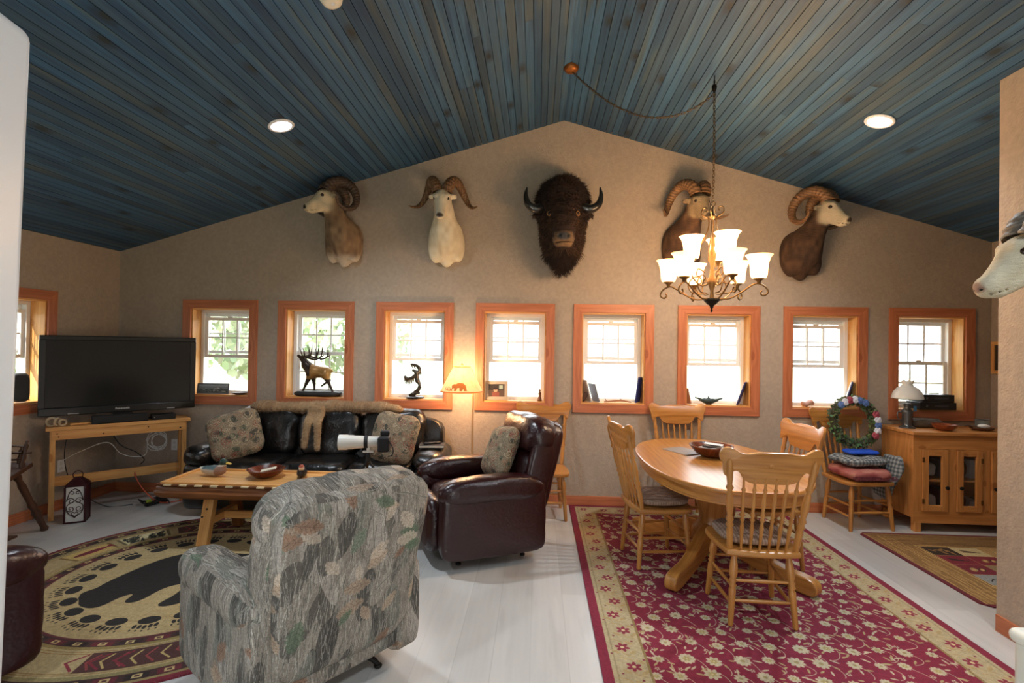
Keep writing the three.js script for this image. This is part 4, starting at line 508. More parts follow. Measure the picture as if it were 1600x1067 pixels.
// ---------------------------------------------------------------- floor lamp with bear shade
{
  const t = thing('floor_lamp', 'floor lamp with warm lit bear silhouette shade between two windows', 'lamp', [-0.64, 0, -5.12]); const pm = M({ color: 0xc9a070, roughness: 0.45 });
  obj('base', lathe([[0.0005, 0.02], [0.13, 0.014], [0.14, 0.0], [0.0005, 0]], 28), pm, t); obj('pole', [cyl(0.011, 0.011, 1.18, 12, 0, 0.6, 0), tube([[0, 1.18, 0], [0, 1.22, 0], [-0.03, 1.25, 0], [-0.1, 1.25, 0]], 0.008, 16, 8)], pm, t);
  const sx = -0.115, sy = 1.185, r0 = 0.215, r1 = 0.085, hh = 0.255; const shadeT = canvasTexture(1024, 256, (g, w, h) => {
    const R = rng(3); g.fillStyle = '#f3d9a6'; g.fillRect(0, 0, w, h); for (let i = 0; i < 300; i++) { g.globalAlpha = 0.08; g.fillStyle = R() > 0.5 ? '#d6a864' : '#fff0cf'; g.beginPath(); g.ellipse(R() * w, R() * h, 30, 12, R() * 3, 0, 6.3); g.fill(); } g.globalAlpha = 1; g.fillStyle = '#b9783a'; g.fillRect(0, h - 12, w, 12); g.fillRect(0, 0, w, 7);
    for (const ox of [0, w / 2]) { g.save(); g.translate(ox + 190, h - 22); g.fillStyle = '#a1642c'; g.beginPath(); g.moveTo(0, 0); g.lineTo(4, -30); g.quadraticCurveTo(-10, -52, 12, -60); g.quadraticCurveTo(24, -72, 36, -62); g.quadraticCurveTo(60, -86, 100, -74); g.quadraticCurveTo(128, -66, 128, -34); g.lineTo(130, 0); g.lineTo(108, 0); g.lineTo(104, -26); g.lineTo(92, 0); g.lineTo(74, 0); g.lineTo(72, -30); g.lineTo(54, -28); g.lineTo(46, 0); g.lineTo(28, 0); g.lineTo(28, -24); g.lineTo(16, -26); g.closePath(); g.fill(); for (let i = 0; i < 6; i++) { const x = -70 + i * 14; g.beginPath(); g.moveTo(x, 0); g.lineTo(x + 6, -20 - R() * 26); g.lineTo(x + 12, 0); g.fill(); } g.restore(); }
  });
  const cone = new THREE.CylinderGeometry(r1, r0, hh, 48, 1, true).rotateY(-Math.PI / 2); const sh = obj('lamp_shade', cone.translate(sx, sy + hh / 2, 0), MP({ map: shadeT, emissiveMap: shadeT, emissive: 0xff9a48, emissiveIntensity: 0.55, roughness: 0.9, transmission: 0.1, thickness: 0, side: THREE.DoubleSide }), t, 'parchment shade with bear silhouette'); sh.rotation.y = 0; 
  obj('bulb', lathe([[0.012, 0], [0.014, 0.03], [0.03, 0.07], [0.022, 0.1], [0.0005, 0.108]], 16, sx, sy + 0.06, 0), M({ color: 0xffffff, emissive: 0xffc070, emissiveIntensity: 12 }), t); obj('finial', ball(0.012, sx, sy + hh + 0.016, 0, 1, 1.2, 1, 12, 8), pm, t); obj('harp', [rod([sx, sy + 0.01, 0], [sx, sy + 0.06, 0], 0.006), rod([sx - r1, sy + hh - 0.01, 0], [sx + r1, sy + hh - 0.01, 0], 0.003), rod([sx + 0.04, sy + 0.02, 0], [sx + 0.04, sy + hh, 0], 0.003)], pm, t);
  const l = new THREE.PointLight(new THREE.Color(1, 0.66, 0.36), 1.6, 0, 2); l.position.set(sx, sy + 0.14, 0); l.castShadow = true; l.shadow.radius = 2; t.add(l);
}
// ---------------------------------------------------------------- television corner
{
  const cx = -4.1, cz = -4.88, turn = 0.79; const t = thing('television_stand', 'pine work table stand carrying the television in the corner', 'stand', [cx, 0, cz], turn); const W = 1.12, H = 0.85;
  obj('top', box(W, 0.035, 0.29, 0, H - 0.0175, 0, 0.006), mat.pine, t); obj('apron', box(W - 0.08, 0.085, 0.022, 0, H - 0.078, 0.118, 0.003), mat.pine, t); obj('apron', box(W - 0.08, 0.085, 0.022, 0, H - 0.078, -0.118, 0.003), mat.pine, t);
  for (const x of [-1, 1]) for (const z of [-1, 1]) obj('leg', box(0.04, H - 0.035, 0.07, x * (W / 2 - 0.05), (H - 0.035) / 2, z * 0.085, 0.003, 1), mat.pine, t);
  obj('lower_rail', box(W - 0.1, 0.09, 0.022, 0, 0.32, -0.045, 0.003), mat.pine, t); obj('lower_rail', box(0.022, 0.08, 0.12, -W / 2 + 0.05, 0.32, 0, 0.003), mat.pine, t); for (const x of [-0.48, -0.47, -0.15, -0.148, 0.2, 0.2, 0.47, 0.475]) obj('screw', place(cyl(0.006, 0.006, 0.006, 8).rotateX(Math.PI / 2), x, H - 0.062 - ((x * 100) % 2 ? 0.03 : 0), 0.13), mat.iron, t);
  const U = [Math.cos(turn), -Math.sin(turn)], N = [Math.sin(turn), Math.cos(turn)], at = (u, y, n) => [cx + U[0] * u + N[0] * n, y, cz + U[1] * u + N[1] * n];
  const tv = thing('television', 'large black flat screen television on the pine stand', 'television', at(0, H, 0.0), turn + 0.02); const tw = 1.235, th = 0.745;
  obj('bezel', [box(tw, 0.045, 0.06, 0, 0.09 + th - 0.022, 0, 0.008), box(tw, 0.075, 0.06, 0, 0.09 + 0.037, 0, 0.008), box(0.045, th - 0.118, 0.06, -tw / 2 + 0.022, 0.09 + th / 2 + 0.015, 0, 0.002), box(0.045, th - 0.118, 0.06, tw / 2 - 0.022, 0.09 + th / 2 + 0.015, 0, 0.002), box(tw - 0.06, th - 0.06, 0.04, 0, 0.09 + th / 2, -0.008, 0.004)], MP({ color: 0x0b0b0d, roughness: 0.22, clearcoat: 0.6, clearcoatRoughness: 0.1 }), tv);
  obj('screen', box(tw - 0.09, th - 0.12, 0.004, 0, 0.09 + 0.075 + (th - 0.12) / 2, 0.014, 0.001), MP({ color: 0x040506, roughness: 0.16, clearcoat: 0.3, clearcoatRoughness: 0.12 }), tv); obj('pedestal', [box(0.16, 0.08, 0.05, 0, 0.06, -0.01, 0.004), box(0.48, 0.016, 0.075, 0, 0.009, -0.045, 0.006)], mat.black, tv);
  const { FontLoader } = await import('three/addons/loaders/FontLoader.js'); const { TextGeometry } = await import('three/addons/geometries/TextGeometry.js'); const font = await new FontLoader().loadAsync('fonts/droid/droid_sans_bold.typeface.json'); const tg = new TextGeometry('Panasonic', { font, size: 0.017, depth: 0.001, curveSegments: 3 }); tg.center(); obj('brand_lettering', uvM(tg.translate(0, 0.13, 0.031)), M({ color: 0xd6d6d6, roughness: 0.4 }), tv);
  for (const [x, w] of [[-0.37, 0.08], [0.4, 0.07]]) obj('marking', box(w, 0.006, 0.001, x, 0.103, 0.0305, 0), M({ color: 0xb9b9b9 }), tv);
  const sb = thing('center_speaker', 'long black center speaker on the television stand', 'speaker', at(-0.02, H, 0.085), turn); obj('cabinet', box(0.44, 0.075, 0.1, 0, 0.0385, 0, 0.008), mat.blackMatte, sb); obj('grille', box(0.42, 0.06, 0.006, 0, 0.038, 0.051, 0.002), mat.black, sb);
  const cb = thing('cable_box', 'black cable receiver box beside the center speaker', 'receiver', at(0.33, H, 0.06), turn); obj('case', box(0.2, 0.05, 0.14, 0, 0.027, 0, 0.004), mat.black, cb); obj('button', cyl(0.005, 0.005, 0.004, 10, 0, 0, 0).rotateX(Math.PI / 2).translate(-0.08, 0.028, 0.071), mat.chrome, cb);
  const or = thing('bone_ornament', 'small carved bone ornament on the end of the television stand', 'ornament', at(-0.49, H, 0.09), turn); obj('band', [place(new THREE.TorusGeometry(0.034, 0.011, 8, 20), -0.03, 0.045, 0), place(new THREE.TorusGeometry(0.032, 0.01, 8, 20).rotateY(0.9), 0.01, 0.042, 0.01), place(new THREE.TorusGeometry(0.026, 0.009, 8, 20).rotateY(0.3), 0.045, 0.036, 0.015)].map((g) => uvM(g)), M({ color: 0xb9a688, roughness: 0.5 }), or);
  const st = thing('wooden_stick', 'pale wooden stick lying on the television stand', 'stick', at(-0.3, H + 0.011, 0.09), turn); obj('dowel', rod([-0.09, 0, 0], [0.09, 0, -0.01], 0.01), mat.pine, st);
  // lantern on the floor
  const ln = thing('metal_lantern', 'dark red metal lantern with scrolled heart front on the floor', 'lantern', [-4.16, 0, -4.47], 0.5); const red = M({ color: 0x3a0f18, roughness: 0.45, metalness: 0.4 });
  obj('body', [box(0.16, 0.012, 0.16, 0, 0.008, 0), box(0.15, 0.012, 0.15, 0, 0.33, 0), ...[-1, 1].flatMap((a) => [-1, 1].map((b) => box(0.014, 0.32, 0.014, a * 0.072, 0.165, b * 0.072, 0.002))), box(0.13, 0.32, 0.006, 0, 0.165, -0.07, 0.002), box(0.006, 0.32, 0.13, -0.072, 0.165, 0, 0.002), box(0.006, 0.32, 0.13, 0.072, 0.165, 0, 0.002)], red, ln); obj('front_panel', box(0.132, 0.31, 0.004, 0, 0.168, 0.066, 0.001), M({ color: 0xd2d2cc, roughness: 0.6 }), ln, 'pale panel behind the scrollwork'); 
  obj('roof', new THREE.CylinderGeometry(0.035, 0.112, 0.06, 4, 1).rotateY(Math.PI / 4).translate(0, 0.366, 0).toNonIndexed(), red, ln); obj('handle', tube([[-0.03, 0.39, 0], [-0.035, 0.43, 0], [0, 0.455, 0], [0.035, 0.43, 0], [0.03, 0.39, 0]], 0.004, 20, 6), red, ln);
  const sc = []; for (const k of [-1, 1]) { const sp = (x0, y0, r, n, dir) => { const P = []; for (let i = 0; i <= 16; i++) { const a = dir * i / 16 * n, q = r * (1 - 0.75 * i / 16); P.push([x0 + k * q * Math.cos(a), y0 + q * Math.sin(a), 0.071]); } return tube(P, 0.0032, 30, 5); }; sc.push(sp(0.028 * k, 0.2, 0.03, 8, 1), sp(0.03 * k, 0.13, 0.028, 8, -1), sp(0.02 * k, 0.27, 0.02, 6, 1), tube([[0, 0.05, 0.071], [k * 0.05, 0.1, 0.071], [k * 0.055, 0.16, 0.071], [0, 0.2, 0.071]], 0.0032, 20, 5), tube([[0, 0.06, 0.071], [k * 0.025, 0.085, 0.071], [k * 0.012, 0.1, 0.071], [0, 0.088, 0.071]], 0.003, 16, 5), tube([[0, 0.31, 0.071], [k * 0.03, 0.29, 0.071], [k * 0.05, 0.24, 0.071], [k * 0.06, 0.2, 0.071]], 0.003, 16, 5)); } obj('scrollwork', sc, red, ln);
  // cables
  const cw = M({ color: 0xd8d8d4, roughness: 0.5 }), cord = (name, label, pts, r, m) => { const o = obj(name, tube(pts.map(([u, y, n]) => at(u, y, n)), r, 60, 6), m); tag(o, label, 'cable'); return o; };
  const coil = []; for (let i = 0; i < 60; i++) { const a = i * 0.62; coil.push([0.3 + 0.075 * Math.cos(a) + 0.02 * Math.sin(i * 0.31), 0.62 + 0.085 * Math.sin(a) + 0.02 * Math.cos(i * 0.43), 0.0 + 0.02 * Math.sin(i * 0.77)]); } coil.unshift([0.22, 0.81, 0]); cord('white_cable', 'white cable coiled in loose loops hanging below the television stand', coil, 0.0032, cw);
  cord('white_cable', 'white cable sagging across the open back of the stand', [[-0.45, 0.5, -0.06], [-0.3, 0.58, -0.06], [-0.1, 0.64, -0.05], [0.0, 0.52, -0.05], [0.12, 0.47, -0.05], [0.2, 0.48, -0.05], [0.22, 0.6, -0.04]], 0.003, cw);
  cord('black_cable', 'black cable drooping from the television to the lower rail', [[-0.1, 0.8, -0.1], [0.0, 0.6, -0.1], [0.14, 0.5, -0.1], [0.2, 0.42, -0.1], [0.16, 0.385, -0.06]], 0.005, mat.black); cord('black_cable', 'black cable hanging beside the stand leg to the floor', [[-0.4, 0.8, -0.11], [-0.42, 0.5, -0.11], [-0.35, 0.25, -0.11], [-0.1, 0.01, -0.06], [0.1, 0.006, 0.0]], 0.004, mat.black);
  cord('orange_cord', 'orange extension cord running from the rail to the power strip', [[0.12, 0.37, -0.06], [0.12, 0.28, -0.02], [0.2, 0.12, 0.05], [0.3, 0.02, 0.12], [0.42, 0.008, 0.16], [0.6, 0.008, 0.1]], 0.006, M({ color: 0xc8502c, roughness: 0.5 }));
  const tangle = []; for (let i = 0; i < 26; i++) { const a = i * 0.6; tangle.push([0.26 + 0.12 * Math.cos(a), 0.012 + 0.05 * Math.abs(Math.sin(i * 0.9)), 0.12 + 0.09 * Math.sin(a * 1.1)]); } cord('black_cable', 'black cable tangled around the power strip on the floor', tangle, 0.005, mat.black);
  const ps = thing('power_strip', 'black power strip with yellow green plug on the floor', 'power strip', at(0.28, 0, 0.11), turn + 0.4); obj('case', box(0.2, 0.035, 0.05, 0, 0.0185, 0, 0.006), mat.black, ps); obj('plug', [box(0.04, 0.05, 0.035, 0.03, 0.06, 0, 0.008), box(0.04, 0.04, 0.03, 0.08, 0.055, 0, 0.006)], mat.blackMatte, ps); obj('adapter', box(0.05, 0.03, 0.03, -0.07, 0.05, 0.0, 0.008), M({ color: 0x9fae3a, roughness: 0.5 }), ps);
}
// ---------------------------------------------------------------- spinning wheel by the left wall
{
  const t = thing('spinning_wheel', 'dark turned wood spinning wheel standing by the left wall', 'spinning wheel', [-4.21, 0, -3.8], 0.15); const w = mat.dark;
  const bench = box(0.2, 0.04, 0.6, 0, 0, 0, 0.008); bench.rotateX(0.32); obj('bench', bench.translate(0, 0.52, 0.06), w, t);
  const lp = [[0.018, 0], [0.03, 0.03], [0.022, 0.08], [0.024, 0.2], [0.036, 0.3], [0.022, 0.36], [0.032, 0.42], [0.024, 0.5], [0.028, 0.75], [0.02, 0.82], [0.03, 0.88], [0.02, 1]]; for (const [a, b] of [[[0.06, 0.46, 0.22], [0.2, 0.0, 0.12]], [[-0.06, 0.46, 0.22], [-0.16, 0, 0.36]], [[0.0, 0.58, -0.16], [0.06, 0, -0.42]]]) obj('leg', turned(b, a, lp, 14), w, t);
  const up = [[0.014, 0], [0.02, 0.2], [0.012, 0.3], [0.02, 0.4], [0.012, 0.6], [0.018, 0.8], [0.008, 0.9], [0.014, 0.96], [0.002, 1]]; for (const [x, z, h] of [[0.07, -0.14, 0.24], [-0.07, -0.14, 0.2], [0.0, -0.2, 0.18]]) obj('maiden', turned([x, 0.58, z], [x * 1.2, 0.58 + h, z - 0.04], up, 12), w, t);
  obj('flyer', [rod([-0.09, 0.72, -0.16], [0.13, 0.72, -0.16], 0.008), tube([[-0.06, 0.72, -0.16], [-0.04, 0.77, -0.16], [0.08, 0.77, -0.16]], 0.008, 12, 6), tube([[-0.06, 0.72, -0.16], [-0.04, 0.67, -0.16], [0.08, 0.67, -0.16]], 0.008, 12, 6), lathe([[0.02, 0], [0.008, 0.01], [0.008, 0.08], [0.02, 0.09]], 12).rotateZ(-Math.PI / 2).translate(-0.02, 0.72, -0.16)], w, t);
  const wh = new THREE.Group(); wh.name = 'wheel'; wh.position.set(0, 0.78, 0.36); t.add(wh); obj('rim', uvM(new THREE.TorusGeometry(0.26, 0.022, 10, 48).rotateY(Math.PI / 2)), w, wh); obj('hub', lathe([[0.0005, -0.05], [0.03, -0.05], [0.04, 0], [0.03, 0.05], [0.0005, 0.05]], 16).rotateZ(Math.PI / 2), w, wh); for (let i = 0; i < 10; i++) { const a = i * 0.6283; obj('spoke', turned([0, Math.cos(a) * 0.035, Math.sin(a) * 0.035], [0, Math.cos(a) * 0.245, Math.sin(a) * 0.245], [[0.007, 0], [0.012, 0.3], [0.007, 0.45], [0.013, 0.6], [0.006, 1]], 8), w, wh); }
  for (const k of [-1, 1]) obj('wheel_post', turned([k * 0.07, 0.46, 0.3], [k * 0.06, 0.82, 0.36], up, 12), w, t); obj('treadle', box(0.16, 0.018, 0.3, 0.02, 0.07, 0.06, 0.004), w, t);
}

// ---------------------------------------------------------------- trophy mounts
const coatBump = texture(256, 256, (u, v) => 0.6 * fbm(u * 50, v * 12, 50, 12, 171, 3) + 0.4 * hash(Math.floor(u * 256), Math.floor(v * 256), 5), false); coatBump.repeat.set(3, 3);
const coatM = M({ vertexColors: true, roughness: 0.9, bumpMap: coatBump, bumpScale: 0.006 });
const eyeM = MP({ color: 0x2a1608, roughness: 0.08, clearcoat: 1 });
const hornTex = (a, b, s) => texture(512, 128, (u, v) => { const k = 0.5 + 0.5 * Math.sin(u * 6.283 * 40 + 3 * pn(u * 20, v * 3, 20, 3, s)), n = fbm(u * 24, v * 8, 24, 8, s + 1, 3); return mixc(a, b, clamp(0.5 * k + 0.6 * n - 0.1)); });
const hornBrown = M({ map: hornTex([150, 112, 74], [70, 46, 28], 181), roughness: 0.55 }), hornDark = M({ map: hornTex([98, 76, 58], [40, 30, 24], 182), roughness: 0.55 }), hornGrey = M({ map: hornTex([150, 140, 126], [78, 72, 66], 183), roughness: 0.6 });
function ramMount(label, pos, turn, { yaw = 0, pitch = 0.1, roll = 0, off = [0, 0, 0], coat, horn, flare = [0.1, 0.1], R0 = 0.165, sweep = 5.6, scale = 1, tipOut = 0 }) {
  const t = thing('ram_mount', label, 'animal mount', pos, turn, 'wild sheep shoulder mounts'); t.scale.setScalar(scale);
  const H = [off[0], 0.15 + off[1], 0.29 + off[2]], q = new THREE.Quaternion().setFromEuler(new THREE.Euler(pitch, yaw, roll, 'YXZ')), qi = q.clone().invert(), v = V(0, 0, 0);
  const toHead = (x, y, z) => v.set(x - H[0], y - H[1], z - H[2]).applyQuaternion(qi);
  const hd = [ellip([0, 0.035, 0.02], [0.072, 0.082, 0.1]), capsule([0, 0.03, 0.07], [0, -0.035, 0.225], 0.066, 0.042), capsule([0, -0.035, 0.03], [0, -0.075, 0.2], 0.055, 0.03), ellip([0, -0.042, 0.245], [0.041, 0.04, 0.032])];
  const ears = [-1, 1].map((k) => capsule([k * 0.07, 0.035, -0.02], [k * 0.118, 0.022, -0.03], 0.02, 0.024)), brow = [-1, 1].map((k) => capsule([k * 0.045, 0.082, 0.085], [k * 0.066, 0.072, 0.055], 0.021, 0.021));
  const nk = capsule([0, -0.17, 0.1], [H[0], H[1] - 0.02, H[2] - 0.04], 0.145, 0.084), base = ellip([-off[0] * 0.3, -0.18, 0.02], [0.175, 0.22, 0.14]), ch = capsule([0, -0.24, 0.09], [0, -0.14, 0.12], 0.115, 0.12), br = capsule([0, -0.26, 0.07], [0, -0.42, 0.03], 0.1, 0.045), lobes = [-1, 1].map((k) => ellip([k * 0.115, -0.29, 0.05], [0.075, 0.13, 0.08]));
  const head = (x, y, z) => { const h = toHead(x, y, z), X = h.x, Y = h.y, Z = h.z; let d = hd[0](X, Y, Z); d = smin(d, hd[1](X, Y, Z), 0.05); d = smin(d, hd[2](X, Y, Z), 0.03); d = smin(d, hd[3](X, Y, Z), 0.025); for (const b of brow) d = smin(d, b(X, Y, Z), 0.02); for (const e of ears) d = smin(d, e(X, Y * 1.0, Z * 1.6), 0.015); for (const k of [-1, 1]) { d = Math.max(d, -ellip([k * 0.018, -0.038, 0.276], [0.009, 0.007, 0.012])(X, Y, Z)); d = Math.max(d, -ellip([k * 0.112, 0.03, 0.0], [0.02, 0.012, 0.012])(X, Y, Z)); d = Math.max(d, -ellip([k * 0.075, 0.052, 0.084], [0.012, 0.013, 0.016])(X, Y, Z)); } d = Math.max(d, -Math.max(Math.abs(Y + 0.072 + (Z - 0.2) * -0.1) - 0.0025, 0.17 - Z)); return d; };
  const fn = (x, y, z) => { if (y < -0.5 || Math.abs(x) > 0.33 || (y > 0.05 && Math.hypot(x - H[0], y - H[1], z - H[2]) > 0.42)) return 0.2; let d = smin(base(x, y, z), ch(x, y, z), 0.08); d = smin(d, nk(x, y, z), 0.1); d = smin(d, br(x, y, z), 0.05); for (const l of lobes) d = smin(d, l(x, y, z), 0.04); d += 0.012 * (n3(x * 18, y * 9, z * 18, 7) - 0.5); if (Math.hypot(x - H[0], y - H[1], z - H[2]) < 0.36) d = smin(d, head(x, y, z), 0.05); return Math.max(d, -z + 0.004); };
  const g = sdf(fn, [-0.34, -0.5, 0], [0.34, 0.36, 0.66], 0.0095, (x, y, z) => { const h = toHead(x, y, z).clone(); return coat(x, y, z, h, n3(x * 26, y * 16, z * 26, 3)); });
  obj('cape', g, coatM, t);
  const hg = new THREE.Group(); hg.name = 'head'; hg.position.set(...H); hg.quaternion.copy(q); t.add(hg);
  for (const k of [-1, 1]) {
    const P = []; for (let i = 0; i <= 40; i++) { const s = i / 40, ph = 0.95 - sweep * s, R = R0 * (1 - 0.12 * s); P.push(V(k * (0.045 + flare[0] * s + flare[1] * s * s + tipOut * Math.pow(s, 6)), 0.01 + R * Math.cos(ph), -0.105 + R * Math.sin(ph) * 0.95 + 0.03 * s)); }
    obj('horn', tube(P, (s) => (0.058 - 0.052 * Math.pow(s, 1.5)) * (1 + 0.05 * Math.sin(s * 150)) , 150, 12), horn, hg); obj('eye', ball(0.02, k * 0.061, 0.054, 0.082, 1, 1, 1, 14, 10), eyeM, hg);
  }
  obj('nostrils', [-1, 1].map((k) => ball(0.008, k * 0.017, -0.037, 0.268, 1, 0.7, 0.8, 8, 6)), M({ color: 0x1a1210, roughness: 0.6 }), hg);
  return t;
}
const face = (h, dark) => (h.z > 0.255 && h.y > -0.062 ? 0.8 : 0);
const coatFn = (neck, neck2, faceC, chestC, nose) => (x, y, z, h, n) => { let c = mixc(neck, neck2, clamp(n * 1.4 - 0.2)); c = mixc(c, chestC, sstep(-0.3, -0.4, y + 0.03 * n)); const isH = sstep(-0.06, 0.04, h.z + h.y * 0.4) * sstep(0.2, 0.15, Math.abs(h.x)) * sstep(-0.13, -0.09, h.y); c = mixc(c, mixc(faceC, faceC.map((q) => q * 0.7), n), isH); if (isH > 0.5) c = mixc(c, nose, sstep(0.258, 0.27, h.z) * sstep(-0.05, -0.042, h.y)); return c; };
const tan = lin('#9a8062'), tan2 = lin('#6f5843'), cream = lin('#d9cbaa'), whiteC = lin('#eee2c6'), white2 = lin('#d8c6a2'), br1 = lin('#6b4c34'), br2 = lin('#402b1e');
ramMount('tan wild ram shoulder mount turned toward the television side', [-2.08, 2.93, ZB], 0, { yaw: -0.85, pitch: 0.3, off: [-0.07, 0.03, -0.02], coat: coatFn(tan, tan2, cream, lin('#cbbfae'), lin('#2a211c')), horn: hornDark, R0: 0.158, sweep: 5.5, flare: [0.17, 0.06], tipOut: 0.04 });
ramMount('white wild sheep shoulder mount facing straight out', [-0.975, 2.94, ZB], 0, { yaw: 0.04, pitch: 0.72, off: [0, 0.02, 0.02], coat: coatFn(whiteC, white2, whiteC, whiteC, lin('#3a302c')), horn: hornBrown, R0: 0.135, sweep: 5.0, flare: [0.24, 0.02], tipOut: 0.04 });
ramMount('brown wild ram shoulder mount behind the chandelier', [1.47, 2.9, ZB], 0, { yaw: 0.25, pitch: 0.5, off: [0.07, 0.02, 0], coat: coatFn(br1, br2, lin('#a08a6a'), br2, lin('#2a211c')), horn: hornBrown, R0: 0.16, sweep: 5.1, flare: [0.2, 0.05], tipOut: 0.06 });
ramMount('dark brown wild ram shoulder mount with pale face turned toward the cabinet', [2.67, 2.83, ZB], 0, { yaw: 0.55, pitch: 0.38, off: [0.09, 0.02, 0], coat: coatFn(lin('#5d432f'), lin('#372518'), lin('#cfc2a6'), lin('#4a3424'), lin('#4a3a32')), horn: hornBrown, R0: 0.165, sweep: 5.5, flare: [0.17, 0.06], tipOut: 0.05 });
ramMount('pale wild ram shoulder mount on the partition wall', [2.765, 1.87, -2.52], -Math.PI / 2, { yaw: -0.12, pitch: 0.42, off: [0, 0.07, 0.1], coat: coatFn(lin('#c9b890'), lin('#a8936c'), lin('#d8ceb4'), cream, lin('#a08478')), horn: hornGrey, R0: 0.145, sweep: 5.2, flare: [0.17, 0.06], scale: 1.08, tipOut: 0.05 });
// bison
{
  const t = thing('bison_mount', 'large dark brown bison shoulder mount at the middle of the gable wall', 'animal mount', [0.235, 2.92, ZB]);
  const parts = [[ellip([0, 0.2, 0.08], [0.27, 0.28, 0.19]), 0], [ellip([0, 0.19, 0.24], [0.2, 0.23, 0.17]), 0.1], [capsule([0, 0.05, 0.31], [0, -0.2, 0.42], 0.145, 0.1), 0.06], [ellip([0, -0.225, 0.44], [0.098, 0.075, 0.08]), 0.03], [ellip([0, -0.1, 0.12], [0.225, 0.33, 0.19]), 0.1], [capsule([0, -0.3, 0.28], [0, -0.47, 0.2], 0.12, 0.06), 0.08]];
  const fn = (x, y, z) => { let d = 9; for (const [p, k] of parts) d = d > 8 ? p(x, y, z) : smin(d, p(x, y, z), Math.max(k, 0.02)); const muz = sstep(-0.12, -0.2, y) * sstep(0.36, 0.42, z); d += (1 - muz) * 0.03 * (n3(x * 16, y * 16, z * 16, 5) - 0.5); for (const k of [-1, 1]) { d = smin(d, capsule([k * 0.2, 0.07, 0.22], [k * 0.29, 0.055, 0.21], 0.035, 0.02)(x, y, z), 0.03); d = Math.max(d, -ellip([k * 0.04, -0.205, 0.515], [0.018, 0.014, 0.02])(x, y, z)); } d = Math.max(d, -Math.max(Math.abs(y + 0.262) - 0.003, 0.45 - z)); return Math.max(d, -z + 0.004); };
  const isMuz = (x, y, z) => sstep(-0.15, -0.185, y + (Math.hypot(x, 0) > 0.09 ? 0.05 : 0)) * sstep(0.4, 0.44, z) * sstep(-0.31, -0.295, y);
  const g = sdf(fn, [-0.34, -0.56, 0], [0.34, 0.5, 0.56], 0.012, (x, y, z) => { let c = mixc(lin('#3a2115'), lin('#1c0f0a'), n3(x * 20, y * 20, z * 20, 2)); c = mixc(c, lin('#6b4526'), 0.5 * sstep(0.1, 0.16, Math.abs(x)) * sstep(0.1, -0.05, y) * sstep(0.25, 0.33, z)); const m = isMuz(x, y, z); c = mixc(c, lin('#6f573f'), m); return mixc(c, lin('#3a3a3c'), m * sstep(0.075, 0.05, Math.hypot(x, (y + 0.212) * 1.6))); });
  const head = obj('head', g, coatM, t);
  const mane = hairs(head, 11000, (p) => (isMuz(p.x, p.y, p.z) > 0.05 || (p.z > 0.42 && p.y < -0.1)) ? 0.001 : p.y < -0.3 ? 0.07 : p.y > 0.1 ? 0.05 : 0.03, 0.003, (p, r) => mixc(p.y > 0 || p.y < -0.35 ? [0.045, 0.022, 0.014] : [0.12, 0.06, 0.03], [0.012, 0.007, 0.005], r), 41, 'shaggy_hair', t, 0.4);
  for (const k of [-1, 1]) { obj('horn', tube([[k * 0.19, 0.13, 0.25], [k * 0.27, 0.11, 0.27], [k * 0.345, 0.15, 0.28], [k * 0.375, 0.24, 0.27], [k * 0.365, 0.335, 0.255]], (s) => 0.05 * Math.pow(1 - s, 0.7) + 0.004, 40, 14), MP({ color: 0x17140f, roughness: 0.28, clearcoat: 0.5 }), t); obj('eye', ball(0.021, k * 0.135, 0.035, 0.375, 1, 1, 1, 14, 10), eyeM, t); obj('eyelid', uvM(place(new THREE.TorusGeometry(0.021, 0.006, 8, 20).rotateY(k * 0.7), k * 0.139, 0.036, 0.38)), M({ color: 0x9a6b3c, roughness: 0.8 }), t); }
}

